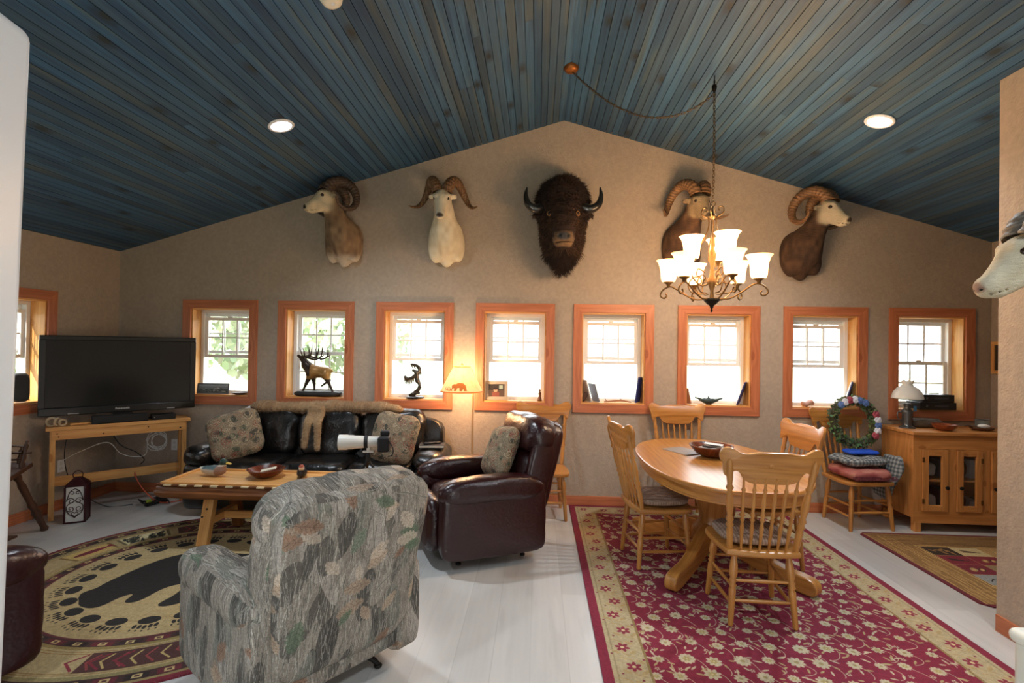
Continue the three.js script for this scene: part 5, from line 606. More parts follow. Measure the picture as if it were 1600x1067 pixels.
// ---------------------------------------------------------------- pine cabinet
{
  const x0 = 3.46, x1 = 4.55, z0 = -5.38, z1 = -4.89, H = 0.92; const cx = (x0 + x1) / 2, cz = (z0 + z1) / 2, w = x1 - x0, d = z1 - z0;
  const t = thing('pine_cabinet', 'pine sideboard cabinet with glass doors under the last window', 'cabinet', [cx, 0, cz]); const P = M({ map: woodTex([224, 160, 92], [178, 112, 54], 211, { knots: 3, rings: 14 }), roughness: 0.45 });
  obj('worktop', box(w, 0.03, d, 0, H - 0.015, 0, 0.005, 0), P, t); for (const k of [-1, 1]) obj('side_panel', box(0.025, 0.77, d - 0.05, k * (w / 2 - 0.035), 0.505, -0.005, 0.003, 1), P, t); obj('back_panel', box(w - 0.08, 0.77, 0.012, 0, 0.505, -d / 2 + 0.015, 0.001), P, t); obj('bottom_panel', box(w - 0.08, 0.02, d - 0.06, 0, 0.14, 0, 0.002), P, t); obj('shelf', box(w - 0.09, 0.018, d - 0.1, 0, 0.46, -0.02, 0.002), P, t);
  const fz = d / 2 - 0.035; obj('top_rail', box(w - 0.03, 0.13, 0.025, 0, 0.825, fz, 0.003), P, t); obj('bottom_rail', box(w - 0.03, 0.11, 0.025, 0, 0.135, fz, 0.003), P, t);
  const xs = [-w / 2 + 0.055, -0.183, 0.12, w / 2 - 0.06]; for (const x of [...xs]) obj('stile', box(0.075, 0.58, 0.025, x, 0.475, fz, 0.003, 1), P, t); for (const x of [-w / 2 + 0.06, w / 2 - 0.06]) for (const z of [-d / 2 + 0.06, fz - 0.01]) obj('foot', box(0.055, 0.09, 0.055, x, 0.045, z, 0.003, 1), P, t);
  for (const [a, b, kn] of [[xs[0] + 0.037, xs[1] - 0.037, 1], [xs[1] + 0.037, xs[2] - 0.037, -1], [xs[2] + 0.037, xs[3] - 0.037, -1]]) {
    const dw = b - a - 0.006, dh = 0.565, m = (a + b) / 2, dr = obj('door', [box(0.055, dh, 0.024, -dw / 2 + 0.0275, 0, 0, 0.004, 1), box(0.055, dh, 0.024, dw / 2 - 0.0275, 0, 0, 0.004, 1), box(dw - 0.11, 0.055, 0.024, 0, dh / 2 - 0.0275, 0, 0.004), box(dw - 0.11, 0.055, 0.024, 0, -dh / 2 + 0.0275, 0, 0.004)], P, t); dr.position.set(m, 0.475, fz + 0.012);
    obj('pane', new THREE.PlaneGeometry(dw - 0.1, dh - 0.1), mat.glass, dr); obj('knob', lathe([[0.006, 0], [0.006, 0.012], [0.016, 0.018], [0.017, 0.026], [0.0005, 0.032]], 16).rotateX(Math.PI / 2).translate(kn * (dw / 2 - 0.022), -0.06, 0.01), mat.iron, dr); for (const y of [-0.19, 0.19]) obj('hinge', box(0.02, 0.045, 0.006, -kn * (dw / 2 - 0.006), y, 0.013, 0.002), mat.bronze, dr);
  }
  // contents
  const cols = [0x9aa3ab, 0xd8d4cc, 0x40474f, 0x8a6f58, 0xc9c9c9, 0x2f3a52, 0xb0a088]; const R = rng(61); let n = 0; const kinds = ['grey', 'cream', 'charcoal', 'tan', 'silver', 'navy', 'beige'];
  for (const sy of [0.151, 0.47]) for (let i = 0; i < 7; i++) { const x = cx - w / 2 + 0.14 + i * 0.135, h = 0.1 + R() * 0.12, k = (n++) % 7; if (k % 2) { const f = obj('folded_cloth', puff(0.12, h * 0.8, 0.2, [5, 3, 4], 8, wr(n, 0.02)).translate(x, sy + h * 0.4 + 0.008, cz - 0.0), M({ color: cols[k], roughness: 0.9 })); tag(f, kinds[k] + ' folded cloth ' + (sy < 0.3 ? 'low' : 'on the shelf') + ' inside the pine cabinet', 'cloth', 'things inside the cabinet'); } else { const f = obj('storage_box', box(0.11, h, 0.18, x, sy + h / 2, cz, 0.004), M({ color: cols[k], roughness: 0.6 })); tag(f, kinds[k] + ' small box ' + (sy < 0.3 ? 'low' : 'on the shelf') + ' inside the pine cabinet', 'box', 'things inside the cabinet'); } }
  // oil lamp
  const l = thing('oil_lamp', 'pewter oil lamp with white milk glass shade on the pine cabinet', 'lamp', [3.585, H, -5.15]); obj('font', lathe([[0.0005, 0], [0.068, 0], [0.07, 0.008], [0.05, 0.018], [0.038, 0.03], [0.042, 0.05], [0.044, 0.15], [0.05, 0.16], [0.034, 0.18], [0.022, 0.2], [0.03, 0.21], [0.03, 0.235], [0.0005, 0.235]], 28), mat.pewter, l); obj('handle', tube([[-0.042, 0.15, 0], [-0.085, 0.15, 0], [-0.09, 0.1, 0], [-0.06, 0.07, 0], [-0.042, 0.06, 0]], 0.006, 22, 8), mat.pewter, l); obj('chimney', lathe([[0.024, 0.235], [0.03, 0.27], [0.022, 0.34], [0.02, 0.42], [0.019, 0.42], [0.021, 0.34], [0.029, 0.27], [0.023, 0.235]], 20), MP({ color: 0xffffff, transmission: 1, roughness: 0.02, thickness: 0 }), l);
  const sh = lathe([[0.13, 0.285], [0.128, 0.3], [0.115, 0.345], [0.085, 0.385], [0.05, 0.405], [0.042, 0.42], [0.052, 0.455], [0.049, 0.455], [0.038, 0.42], [0.046, 0.402], [0.082, 0.381], [0.112, 0.342], [0.125, 0.3], [0.127, 0.285]], 40); { const p = sh.attributes.position; for (let i = 0; i < p.count; i++) if (p.getY(i) > 0.44) { const a = Math.atan2(p.getZ(i), p.getX(i)); p.setY(i, p.getY(i) + 0.008 * Math.sin(a * 7)); } } obj('lamp_shade', sh, MP({ color: 0xf4f2ea, roughness: 0.15, transmission: 0.25, thickness: 0 }), l, 'white milk glass dome shade with ruffled top'); obj('shade_holder', uvM(new THREE.TorusGeometry(0.126, 0.004, 8, 40).rotateX(Math.PI / 2).translate(0, 0.284, 0)), mat.pewter, l); obj('tag', box(0.03, 0.05, 0.002, 0.045, 0.19, 0.04, 0.001), M({ color: 0x3a7fb0 }), l, 'blue hang tag');
  const bowlG = lathe([[0.0005, 0.003], [0.05, 0.003], [0.085, 0.03], [0.1, 0.06], [0.096, 0.06], [0.08, 0.032], [0.0005, 0.012]], 32);
  const b1 = thing('wooden_bowl', 'reddish wooden bowl at the front of the pine cabinet top', 'bowl', [3.83, H, -5.02]); obj('bowl', bowlG, M({ map: woodTex([170, 92, 52], [100, 44, 24], 221, { knots: 0 }), roughness: 0.3 }), b1);
  const bs = thing('woven_tray', 'grey woven tray behind the reddish bowl', 'tray', [3.78, H, -5.24]); obj('tray', puff(0.34, 0.1, 0.2, [4, 2.6, 3], 14, (o) => { if (o.y > 0.02) o.y = 0.02 + (o.y - 0.02) * 0.3; }).translate(0, 0.05, 0), M({ color: 0x6b6257, roughness: 0.8, bumpMap: clothBump, bumpScale: 0.01 }), bs); obj('rim', uvM(new THREE.TorusGeometry(0.155, 0.009, 8, 40).scale(1, 1, 1).rotateX(Math.PI / 2).scale(1, 1, 0.58).translate(0, 0.072, 0)), M({ color: 0x574d42, roughness: 0.8 }), bs);
  const d2 = thing('leaf_dish', 'dark leaf shaped dish with handle on the pine cabinet', 'dish', [4.22, H, -5.08]); obj('dish', puff(0.2, 0.05, 0.13, [2.4, 2.2, 2.4], 16, (o) => { if (o.y > 0) o.y = o.y * 0.3 - 0.01 * (1 - Math.hypot(o.x / 0.1, o.z / 0.065)); }).translate(0, 0.026, 0), M({ color: 0x5d3b26, roughness: 0.35 }), d2); obj('handle', tube([[-0.09, 0.03, 0], [-0.13, 0.045, 0.01], [-0.16, 0.04, 0]], (s) => 0.012 - 0.006 * s, 12, 8), M({ color: 0x4a2e1d, roughness: 0.4 }), d2); obj('napkin', puff(0.1, 0.03, 0.07, 3, 8, wr(9, 0.02)).translate(0.02, 0.04, 0), mat.white, d2);
  const gl = thing('glass_jar', 'clear glass jar with metal rim on the pine cabinet', 'jar', [4.32, H, -5.2]); obj('glass', lathe([[0.0005, 0.002], [0.052, 0.002], [0.055, 0.01], [0.055, 0.085], [0.052, 0.085], [0.052, 0.012], [0.0005, 0.01]], 28), MP({ color: 0xe8f0f2, transmission: 0.9, roughness: 0.03, thickness: 0 }), gl); obj('rim', uvM(new THREE.TorusGeometry(0.0545, 0.004, 8, 32).rotateX(Math.PI / 2).translate(0, 0.087, 0)), mat.pewter, gl);
}
// ---------------------------------------------------------------- on the window sills
const SY = WY + 0.019, SZ = ZB - 0.075;
{
  const frameM = M({ color: 0x4a5058, roughness: 0.5 });
  const scenic = (w, h, seed, cols) => canvasTexture(w, h, (g) => { const R = rng(seed); cols.forEach((c, i) => { g.fillStyle = c; g.fillRect(0, h * i / cols.length, w, h / cols.length + 1); }); for (let i = 0; i < 30; i++) { g.globalAlpha = 0.5; g.fillStyle = R() > 0.5 ? '#2a2c2c' : '#cfcabc'; g.beginPath(); g.ellipse(R() * w, h * (0.45 + R() * 0.5), 6 + R() * w * 0.06, 3 + R() * h * 0.06, R(), 0, 6.3); g.fill(); } g.globalAlpha = 1; });
  const picture = (name, label, pos, turn, w, h, bw, fm, tex, tilt = -0.14, cat = 'picture') => { const t = thing(name, label, cat, pos, turn); const g = new THREE.Group(); g.name = 'front'; g.rotation.x = tilt; t.add(g); obj('frame', [box(w, bw, 0.014, 0, bw / 2, 0, 0.003), box(w, bw, 0.014, 0, h - bw / 2, 0, 0.003), box(bw, h - 2 * bw, 0.014, -w / 2 + bw / 2, h / 2, 0, 0.001), box(bw, h - 2 * bw, 0.014, w / 2 - bw / 2, h / 2, 0, 0.001), box(w - bw, h - bw, 0.006, 0, h / 2, -0.003, 0.001)], fm, g); obj('print', new THREE.PlaneGeometry(w - 2 * bw, h - 2 * bw).translate(0, h / 2, 0.0015), M({ map: tex, roughness: 0.4 }), g); return t; };
  picture('picture_frame', 'long grey framed print leaning on the sill beside the television', [-3.56, SY + 0.001, SZ + 0.01], 0.1, 0.34, 0.115, 0.012, frameM, scenic(256, 96, 3, ['#9aa4a8', '#7d868a', '#4f585a', '#5e6460']));
  const ds = thing('shallow_dish', 'dark shallow dish on the first sill beside the long print', 'dish', [-3.25, SY, SZ + 0.02]); obj('dish', lathe([[0.0005, 0.002], [0.04, 0.002], [0.085, 0.022], [0.09, 0.026], [0.082, 0.026], [0.04, 0.008], [0.0005, 0.007]], 30), mat.dark, ds);
  const ph = canvasTexture(128, 128, (g) => { g.fillStyle = '#3a2f28'; g.fillRect(0, 0, 128, 128); g.fillStyle = '#5a4436'; g.fillRect(0, 60, 128, 68); g.fillStyle = '#c79a78'; g.beginPath(); g.ellipse(56, 62, 16, 20, 0, 0, 6.3); g.fill(); g.fillStyle = '#8d4c3a'; g.fillRect(30, 82, 56, 46); g.fillStyle = '#9db0a0'; g.fillRect(84, 10, 30, 40); g.fillStyle = '#241a16'; g.beginPath(); g.ellipse(56, 46, 18, 10, 0, 0, 6.3); g.fill(); });
  picture('photo_frame', 'tan framed photograph on the sill beside the bear lamp', [-0.43, SY + 0.001, SZ + 0.02], 0.1, 0.24, 0.2, 0.034, M({ color: 0xb0a08c, roughness: 0.6 }), ph);
  const ft = thing('carved_figurine', 'small reddish carved figurine at the end of the lamp window sill', 'figurine', [0.03, SY, SZ + 0.03]); obj('figure', [lathe([[0.0005, 0], [0.025, 0], [0.022, 0.02], [0.012, 0.05], [0.016, 0.08], [0.008, 0.1], [0.012, 0.115], [0.0005, 0.13]], 14)], roughWood, ft);
  const paper = M({ color: 0xf2f2f0, roughness: 0.7 }), blue = M({ color: 0x26306e, roughness: 0.5 });
  const leaning = (name, label, cat, x, w, h, lean, m, m2, z = SZ) => { const t = thing(name, label, cat, [x, SY + 0.004, z], 0); const g = new THREE.Group(); g.name = 'panel'; g.rotation.z = lean; g.rotation.y = lean < 0 ? -0.5 : 0.5; t.add(g); obj('cover', box(0.012, h, w, 0, h / 2, 0, 0.002), m2, g); obj('face', box(0.006, h - 0.02, w - 0.02, lean < 0 ? -0.008 : 0.008, h / 2, 0, 0.001), m, g); };
  leaning('framed_print', 'white framed picture leaning on the jamb over the driftwood antler', 'picture', 0.545, 0.13, 0.24, 0.3, paper, M({ color: 0xc9c2b8 })); leaning('framed_print', 'thin grey edged picture leaning next to the white framed one', 'picture', 0.63, 0.12, 0.2, 0.32, paper, M({ color: 0x7d7f88 })); leaning('hardcover_book', 'blue backed book leaning on the jamb beyond the antler', 'book', 1.06, 0.14, 0.27, -0.13, paper, blue);
  const an = thing('shed_antler', 'small brown shed antler lying on the sill', 'antler', [0.84, SY + 0.008, SZ + 0.02]); obj('beam', [tube([[-0.13, 0.0, 0.02], [-0.05, 0.005, 0], [0.05, 0.012, 0], [0.15, 0.0, 0.02]], (s) => 0.009 - 0.004 * Math.abs(s - 0.4), 24, 8), tube([[-0.1, 0.0, 0.01], [-0.12, 0.03, 0.0], [-0.13, 0.06, -0.01]], (s) => 0.006 * (1.1 - s), 10, 6), tube([[0.06, 0.01, 0], [0.04, 0.03, 0], [0.02, 0.045, 0]], (s) => 0.005 * (1.1 - s), 10, 6)], M({ color: 0x9a6a4a, roughness: 0.6 }), an);
  const dw = thing('driftwood', 'dark brown driftwood piece in the sill corner', 'driftwood', [0.5, SY, SZ + 0.055]); obj('wood', puff(0.05, 0.1, 0.04, 3, 8, (o) => { o.x += 0.3 * o.y; wr(4, 0.02)(o); }).translate(0, 0.052, 0), mat.dark, dw);
  leaning('framed_print', 'tan edged card leaning on the jamb beside the dark bird carving', 'card', 1.585, 0.1, 0.17, 0.28, paper, M({ color: 0xb88a70 })); leaning('hardcover_book', 'blue backed book leaning on the jamb beside the dark bird carving', 'book', 2.1, 0.16, 0.25, -0.32, paper, blue);
  const cr = thing('bird_carving', 'dark green carved bird with spread feathers on the sill', 'carving', [1.79, SY, SZ + 0.03]); obj('body', sdf((x, y, z) => { let d = ellip([0, 0.035, 0], [0.07, 0.03, 0.035])(x, y, z); for (let i = -3; i <= 3; i++) d = smin(d, capsule([i * 0.012, 0.04, 0], [i * 0.042, 0.06 + 0.02 * Math.cos(i * 1.7), 0.01 * i], 0.014, 0.008)(x, y, z), 0.012); return Math.max(d, -y + 0.001); }, [-0.15, 0, -0.05], [0.15, 0.1, 0.05], 0.006), M({ color: 0x243330, roughness: 0.5 }), cr); obj('stand', lathe([[0.0005, 0], [0.03, 0], [0.028, 0.012], [0.0005, 0.014]], 18), mat.dark, cr);
  const sl = thing('shell_bowl', 'small pinkish shell on the sill behind the wreath chair', 'shell', [2.8, SY, SZ + 0.02]); obj('shell', puff(0.13, 0.06, 0.1, [2, 2, 2.2], 14, (o) => { o.y += 0.012 * Math.sin(o.x * 60); o.x += 0.2 * o.y; }).translate(0, 0.034, 0), M({ color: 0xb58a78, roughness: 0.5 }), sl); leaning('hardcover_book', 'blue backed book leaning on the jamb behind the wreath chair', 'book', 3.18, 0.17, 0.27, -0.26, paper, blue);
  for (let i = 0; i < 2; i++) { const a = thing('audio_receiver', i ? 'black audio component on top of the stack on the sill' : 'black audio component at the bottom of the stack on the sill', 'receiver', [4.03, SY + i * 0.078, SZ + 0.02], 0.03); obj('case', box(0.36 - i * 0.04, 0.074, 0.19, 0, 0.0385, 0, 0.004), mat.black, a); obj('display', box(0.14, 0.016, 0.002, 0.03, 0.04, 0.096, 0.0005), M({ color: 0x4a4a4e }), a); obj('dial', cyl(0.012, 0.012, 0.01, 16).rotateX(Math.PI / 2).translate(-0.12, 0.04, 0.1), mat.pewter, a); }
  const pn2 = thing('black_pen', 'black pen lying on top of the audio stack', 'pen', [4.03, SY + 0.1615, SZ + 0.06], 0.3); obj('barrel', rod([-0.06, 0, 0], [0.06, 0, 0], 0.005), mat.black, pn2);
  // left wall sill
  const sp = thing('desk_speaker', 'grey oval speaker on the left wall sill', 'speaker', [XL - 0.04, SY, -4.38], 0.9); obj('shell', puff(0.13, 0.26, 0.12, [4, 5, 2.6], 14, (o) => { o.z -= 0.1 * o.y; }).translate(0, 0.135, 0), M({ color: 0x4d5052, roughness: 0.5 }), sp); obj('grille', puff(0.11, 0.23, 0.02, [4, 5, 2], 10).rotateX(-0.1).translate(0, 0.137, 0.058), M({ color: 0x2e3032, roughness: 0.8 }), sp);
  const rb = thing('black_gadget', 'small black receiver box on the left wall sill', 'receiver', [XL - 0.05, SY, -4.1], 1.2); obj('case', box(0.16, 0.045, 0.1, 0, 0.024, 0, 0.005), mat.black, rb); obj('display', box(0.06, 0.014, 0.002, 0, 0.026, 0.051, 0), M({ color: 0x2c4a52 }), rb);
}
// ---------------------------------------------------------------- bronze elk and eagle
{
  const t = thing('elk_sculpture', 'bronze bugling elk sculpture with tall antlers on the sill', 'sculpture', [-2.4, SY, SZ + 0.01]); const C = capsule;
  const parts = [[C([0.1, 0.255, 0], [-0.04, 0.265, 0], 0.062, 0.066), 0.01], [C([-0.04, 0.265, 0], [-0.11, 0.33, 0], 0.064, 0.044), 0.04], [C([-0.11, 0.33, 0], [-0.15, 0.4, 0], 0.044, 0.03), 0.03], [C([-0.15, 0.4, 0], [-0.205, 0.435, 0], 0.03, 0.014), 0.02], [C([-0.14, 0.41, 0.02], [-0.115, 0.43, 0.045], 0.01, 0.006), 0.01], [C([0.16, 0.28, 0], [0.175, 0.27, 0], 0.02, 0.01), 0.02],
    [C([-0.06, 0.22, 0.03], [-0.1, 0.13, 0.03], 0.032, 0.017), 0.03], [C([-0.1, 0.13, 0.03], [-0.14, 0.045, 0.03], 0.015, 0.01), 0.01], [C([-0.05, 0.22, -0.03], [-0.035, 0.13, -0.03], 0.032, 0.017), 0.03], [C([-0.035, 0.13, -0.03], [-0.03, 0.045, -0.03], 0.015, 0.01), 0.01], [C([0.11, 0.23, 0.03], [0.15, 0.15, 0.03], 0.045, 0.018), 0.03], [C([0.15, 0.15, 0.03], [0.2, 0.045, 0.03], 0.016, 0.01), 0.01], [C([0.1, 0.23, -0.03], [0.13, 0.17, -0.03], 0.045, 0.018), 0.03], [C([0.13, 0.17, -0.03], [0.05, 0.11, -0.03], 0.016, 0.01), 0.01]];
  const g = sdf((x, y, z) => { let d = 9; for (const [f, k] of parts) d = d > 8 ? f(x, y, z) : smin(d, f(x, y, z), Math.max(k, 0.008)); return d; }, [-0.24, 0.03, -0.09], [0.24, 0.48, 0.09], 0.0065, (x, y) => (x < -0.05 && y > 0.22) || y < 0.19 ? lin('#33251a') : mixc(lin('#9a7440'), lin('#c2a46a'), sstep(0.12, 0.18, x))); obj('body', g, M({ vertexColors: true, roughness: 0.4, metalness: 0.35 }), t);
  for (const k of [-1, 1]) { const b = [[-0.15, 0.425, k * 0.015], [-0.11, 0.43, k * 0.05], [-0.04, 0.41, k * 0.08], [0.03, 0.4, k * 0.09], [0.08, 0.43, k * 0.085], [0.095, 0.53, k * 0.07]], tn = (a, c) => tube([a, [lerp(a[0], c[0], 0.5) + 0.008, lerp(a[1], c[1], 0.5), c[2]], c], (s) => 0.009 * (1.1 - s), 10, 6); obj('antler', [tube(b, (s) => 0.012 * (1.1 - 0.6 * s), 30, 7), tn(b[0], [-0.185, 0.53, k * 0.035]), tn(b[1], [-0.135, 0.56, k * 0.07]), tn(b[2], [-0.07, 0.55, k * 0.09]), tn(b[2], [-0.015, 0.59, k * 0.085]), tn(b[4], [0.12, 0.45, k * 0.09])], M({ color: 0x3a2c20, roughness: 0.5, metalness: 0.3 }), t); }
  obj('rock_base', puff(0.5, 0.055, 0.17, [6, 3, 5], 18, wr(5, 0.02)).translate(0.02, 0.029, 0), M({ color: 0x2a2826, roughness: 0.6 }), t);
  const e = thing('eagle_sculpture', 'dark bronze eagle sculpture rising on a curved branch on the sill', 'sculpture', [-1.31, SY, SZ + 0.01]); const bz = M({ color: 0x3e3a34, roughness: 0.4, metalness: 0.5 });
  obj('base', lathe([[0.0005, 0], [0.095, 0], [0.095, 0.014], [0.08, 0.022], [0.0005, 0.024]], 30), M({ color: 0x1c1e22, roughness: 0.3 }), e); obj('branch', [tube([[-0.04, 0.02, 0], [0.0, 0.06, 0], [0.04, 0.1, 0.01], [0.045, 0.16, 0], [0.02, 0.2, 0]], (s) => 0.028 - 0.016 * s, 24, 8), tube([[-0.06, 0.03, 0.02], [-0.02, 0.05, 0.03], [0.05, 0.06, 0.0]], 0.014, 14, 7)], bz, e);
  obj('bird_body', sdf((x, y, z) => { let d = capsule([0.02, 0.19, 0], [0.01, 0.27, 0], 0.026, 0.022)(x, y, z); d = smin(d, capsule([0.01, 0.28, 0], [-0.025, 0.3, 0], 0.017, 0.013)(x, y, z), 0.02); d = smin(d, capsule([-0.025, 0.3, 0], [-0.042, 0.292, 0], 0.008, 0.003)(x, y, z), 0.008); return smin(d, capsule([0.03, 0.18, 0], [0.06, 0.12, 0.01], 0.018, 0.012)(x, y, z * 0.7), 0.02); }, [-0.06, 0.09, -0.05], [0.08, 0.33, 0.05], 0.005), bz, e);
  for (const [pts, nm] of [[[[0.01, 0.25, 0.01], [-0.03, 0.22, 0.02], [-0.08, 0.21, 0.02], [-0.115, 0.235, 0.01]], 0], [[[0.02, 0.26, -0.01], [0.04, 0.3, -0.02], [0.02, 0.34, -0.02], [-0.05, 0.365, -0.01]], 1]]) { const fs = [tube(pts, (s) => 0.024 - 0.012 * s, 18, 7)]; for (let i = 0; i < 7; i++) { const c = new THREE.CatmullRomCurve3(pts.map((p) => V(...p))).getPoint(0.25 + i * 0.125), dy = nm ? -0.05 : -0.075; fs.push(tube([c, c.clone().add(V(nm ? 0.01 : 0.004, dy * 0.5, 0.004)), c.clone().add(V(nm ? 0.03 : -0.004, dy, 0.006))], (s) => 0.0115 * (1.1 - s), 8, 6)); } obj('wing', fs, bz, e); }
}
// ---------------------------------------------------------------- wreath chair
{
  const X = 3.07, Z = -5.06; const pc = thing('pink_cushion', 'pink and maroon fringed cushion on the wreath chair', 'cushion', [X, 0.462, Z + 0.01], 0.12); obj('pad', puff(0.44, 0.1, 0.42, [5, 2.4, 5], 16, wr(11, 0.025)).translate(0, 0.05, 0), M({ map: texture(128, 128, (u, v) => { const k = pn(u * 16, v * 16, 16, 16, 4); return mixc([190, 130, 112], [140, 62, 66], k); }), roughness: 0.9 }), pc);
  const fr = []; for (let i = 0; i < 46; i++) fr.push(rod([-0.21 + i * 0.0093, 0.045, 0.205], [-0.21 + i * 0.0093 + 0.004 * Math.sin(i), 0.01, 0.222], 0.003, 0.002, 5)); obj('fringe', fr, M({ color: 0x5f2430, roughness: 0.9 }), pc);
  const plaid = texture(256, 256, (u, v) => { const a = Math.floor(u * 8) % 2, b = Math.floor(v * 8) % 2, n = hash(Math.floor(u * 256), Math.floor(v * 256), 3); const k = 0.45 * a + 0.45 * b + 0.2 * n; return mixc([168, 170, 168], [72, 80, 86], clamp(k)); }); plaid.repeat.set(7, 7); const pm = M({ map: plaid, roughness: 0.95 });
  const bl = thing('plaid_blanket', 'grey plaid blanket crumpled on the chair and hanging over its edge', 'blanket', [X, 0.572, Z], 0.12); obj('fold', puff(0.46, 0.09, 0.36, [3, 2.2, 3], 22, wr(13, 0.09)).translate(0.02, 0.045, -0.01), pm, bl); obj('hanging_fold', puff(0.06, 0.42, 0.26, [2.4, 4, 3], 16, (o) => { o.x += 0.06 * Math.sin(o.y * 6) - 0.1 * o.y; o.z += 0.03 * Math.sin(o.y * 14); wr(14, 0.03)(o); }).translate(0.265, -0.1, 0.04), pm, bl);
  const bf = thing('blue_folder', 'bright blue folded cloth lying on the plaid blanket', 'cloth', [X + 0.06, 0.664, Z - 0.06], 0.05); obj('cloth', puff(0.3, 0.04, 0.16, [6, 2.6, 5], 12, wr(15, 0.01)).translate(0, 0.02, 0), M({ color: 0x1f52c8, roughness: 0.7 }), bf);
  const w = thing('flower_wreath', 'green wreath with red, white and blue flowers leaning on the chair back', 'wreath', [X + 0.06, 0.955, Z - 0.165], 0.1); w.rotation.x = -0.2; const R = rng(91), r0 = 0.215;
  const vine = obj('vine_ring', uvM(new THREE.TorusGeometry(r0, 0.03, 10, 48)), M({ color: 0x3d3a26, roughness: 0.9 }), w); const lf = new THREE.CircleGeometry(0.02, 6).scale(0.55, 1, 1), im = new THREE.InstancedMesh(lf, M({ color: 0xffffff, roughness: 0.8, side: THREE.DoubleSide }), 900), m = new THREE.Matrix4(), q = new THREE.Quaternion(), eu = new THREE.Euler();
  for (let i = 0; i < 900; i++) { const a = R() * 6.283, b = R() * 6.283, rr = 0.025 + R() * 0.025; eu.set(R() * 6, R() * 6, R() * 6); m.compose(V(Math.cos(a) * (r0 + rr * Math.cos(b)), Math.sin(a) * (r0 + rr * Math.cos(b)), rr * Math.sin(b)), q.setFromEuler(eu), V(1, 1, 1)); im.setMatrixAt(i, m); im.setColorAt(i, new THREE.Color().setRGB(0.06 + 0.08 * R(), 0.1 + 0.1 * R(), 0.04 + 0.05 * R())); } im.name = 'leaves'; im.userData.kind = 'stuff'; w.add(im);
  const fc = { red: M({ color: 0xa84a58, roughness: 0.8 }), white: M({ color: 0xe4e4ec, roughness: 0.8 }), blue: M({ color: 0x5a76ae, roughness: 0.8 }) }; const petal = new THREE.SphereGeometry(0.016, 8, 6).scale(1, 1, 0.5);
  [[2.3, 'blue'], [2.05, 'white'], [1.8, 'red'], [1.55, 'white'], [1.3, 'blue'], [1.05, 'blue'], [0.35, 'red'], [0.1, 'white'], [-0.15, 'blue'], [-0.4, 'white'], [-0.65, 'red']].forEach(([a, c]) => { const ps = []; for (let i = 0; i < 9; i++) { const b = i / 8 * 6.283, rr = i === 8 ? 0 : 0.022; ps.push(petal.clone().translate(Math.cos(b) * rr, Math.sin(b) * rr, i === 8 ? 0.012 : 0.004 * (i % 2))); } obj('flower', fix(ps.map((p) => uvM(p))).translate(Math.cos(a) * r0, Math.sin(a) * r0, 0.045), fc[c], w, c + ' flower'); });
}
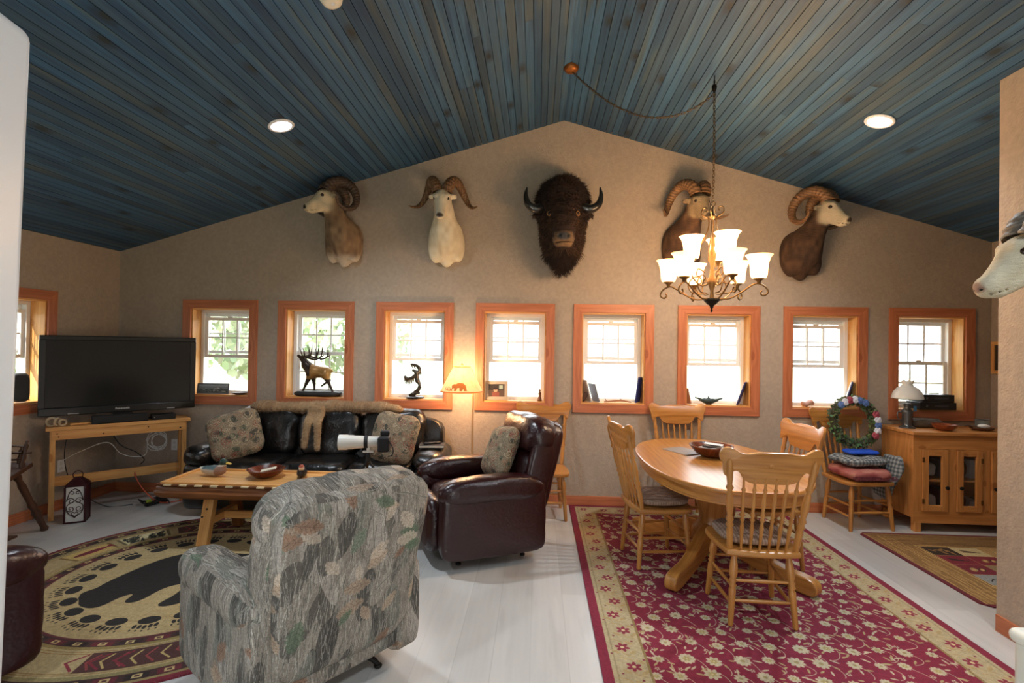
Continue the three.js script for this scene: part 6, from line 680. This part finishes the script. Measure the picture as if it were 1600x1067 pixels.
// ---------------------------------------------------------------- table setting, sofa arm, odds and ends
{
  const b = thing('burl_bowl', 'large burl wood bowl of papers on the dining table', 'bowl', [1.42, 0.78, -4.24]); obj('bowl', lathe([[0.0005, 0.002], [0.07, 0.002], [0.12, 0.03], [0.165, 0.08], [0.172, 0.092], [0.163, 0.092], [0.112, 0.036], [0.0005, 0.014]], 36), M({ map: woodTex([150, 80, 44], [60, 26, 16], 231, { knots: 8, rings: 9 }), roughness: 0.25 }), b); const R = rng(5); for (let i = 0; i < 5; i++) { const g = box(0.14, 0.004, 0.1, 0, 0, 0, 0.001); g.rotateY(R() * 3).rotateZ((R() - 0.5) * 0.3); obj('paper', g.translate((R() - 0.5) * 0.06, 0.075 + i * 0.007, (R() - 0.5) * 0.06), M({ color: [0xe8e6de, 0x4a4d52, 0xd4d0c4, 0x3a3a3c, 0xe2e2e0][i], roughness: 0.7 }), b); }
  const mg = thing('magazine', 'thin magazine lying beside the burl bowl on the dining table', 'magazine', [1.25, 0.78, -4.42], 0.5); obj('pages', box(0.21, 0.006, 0.28, 0, 0.0035, 0, 0.001), M({ color: 0xcfcac0, roughness: 0.4 }), mg); obj('cover', box(0.21, 0.0015, 0.28, 0, 0.0075, 0, 0.0005), M({ color: 0x8f8a84, roughness: 0.35 }), mg);
  const rb = thing('reading_book', 'dark hardcover book lying on the sofa arm', 'book', [-1.0, 0.672, -4.9], 0.1); obj('cover', box(0.24, 0.022, 0.17, 0, 0.011, 0, 0.003), M({ color: 0x22242c, roughness: 0.5 }), rb); obj('pages', box(0.232, 0.014, 0.165, 0.002, 0.011, 0.004, 0.001), M({ color: 0xd8cdb8 }), rb); const rc = thing('remote_control', 'black remote control on the book on the sofa arm', 'remote', [-1.0, 0.695, -4.9], 0.5); obj('shell', box(0.17, 0.018, 0.045, 0, 0.0095, 0, 0.007), mat.black, rc); obj('buttons', fix([...Array(8)].map((_, i) => cyl(0.004, 0.004, 0.004, 8, -0.06 + (i % 4) * 0.03, 0.0195, i < 4 ? -0.009 : 0.009))), mat.pewter, rc);
  const pf = thing('wall_picture', 'small wooden framed picture on the right wall', 'picture', [XR - 0.016, 1.45, -5.22], -Math.PI / 2); obj('frame', [box(0.3, 0.035, 0.03, 0, 0.0175, 0), box(0.3, 0.035, 0.03, 0, 0.3025, 0), box(0.035, 0.25, 0.03, -0.1325, 0.16, 0), box(0.035, 0.25, 0.03, 0.1325, 0.16, 0)], mat.pine, pf); obj('print', box(0.24, 0.26, 0.006, 0, 0.16, -0.002, 0), M({ color: 0x3a3226, roughness: 0.5 }), pf);
  // white door standing open beside the camera, cream bin at the partition side
  const dr = struct('door_2'); dr.position.set(-0.657, 0, -0.59); dr.rotation.set(0, 0.2, -0.018); obj('slab', box(0.036, 2.01, 0.82, -0.018, 1.02, 0.41, 0.016), M({ color: 0xd9dee2, roughness: 0.35 }), dr); obj('handle', [cyl(0.026, 0.026, 0.008, 20).rotateZ(Math.PI / 2).translate(-0.04, 1.0, 0.07), rod([-0.04, 1.0, 0.07], [-0.085, 1.0, 0.07], 0.009), rod([-0.085, 1.0, 0.065], [-0.085, 1.0, 0.18], 0.009)], mat.chrome, dr);
  const bn = thing('cream_bin', 'cream plastic bin with rounded corners beside the partition', 'bin', [1.9, 0, -1.72]); obj('body', box(0.46, 0.66, 0.34, 0, 0.331, 0, 0.03), M({ color: 0xdcdccf, roughness: 0.45 }), bn); obj('lid', box(0.48, 0.05, 0.36, 0, 0.672, 0, 0.024), M({ color: 0xe2e2d6, roughness: 0.4 }), bn);
}

renderer.render(scene, camera);
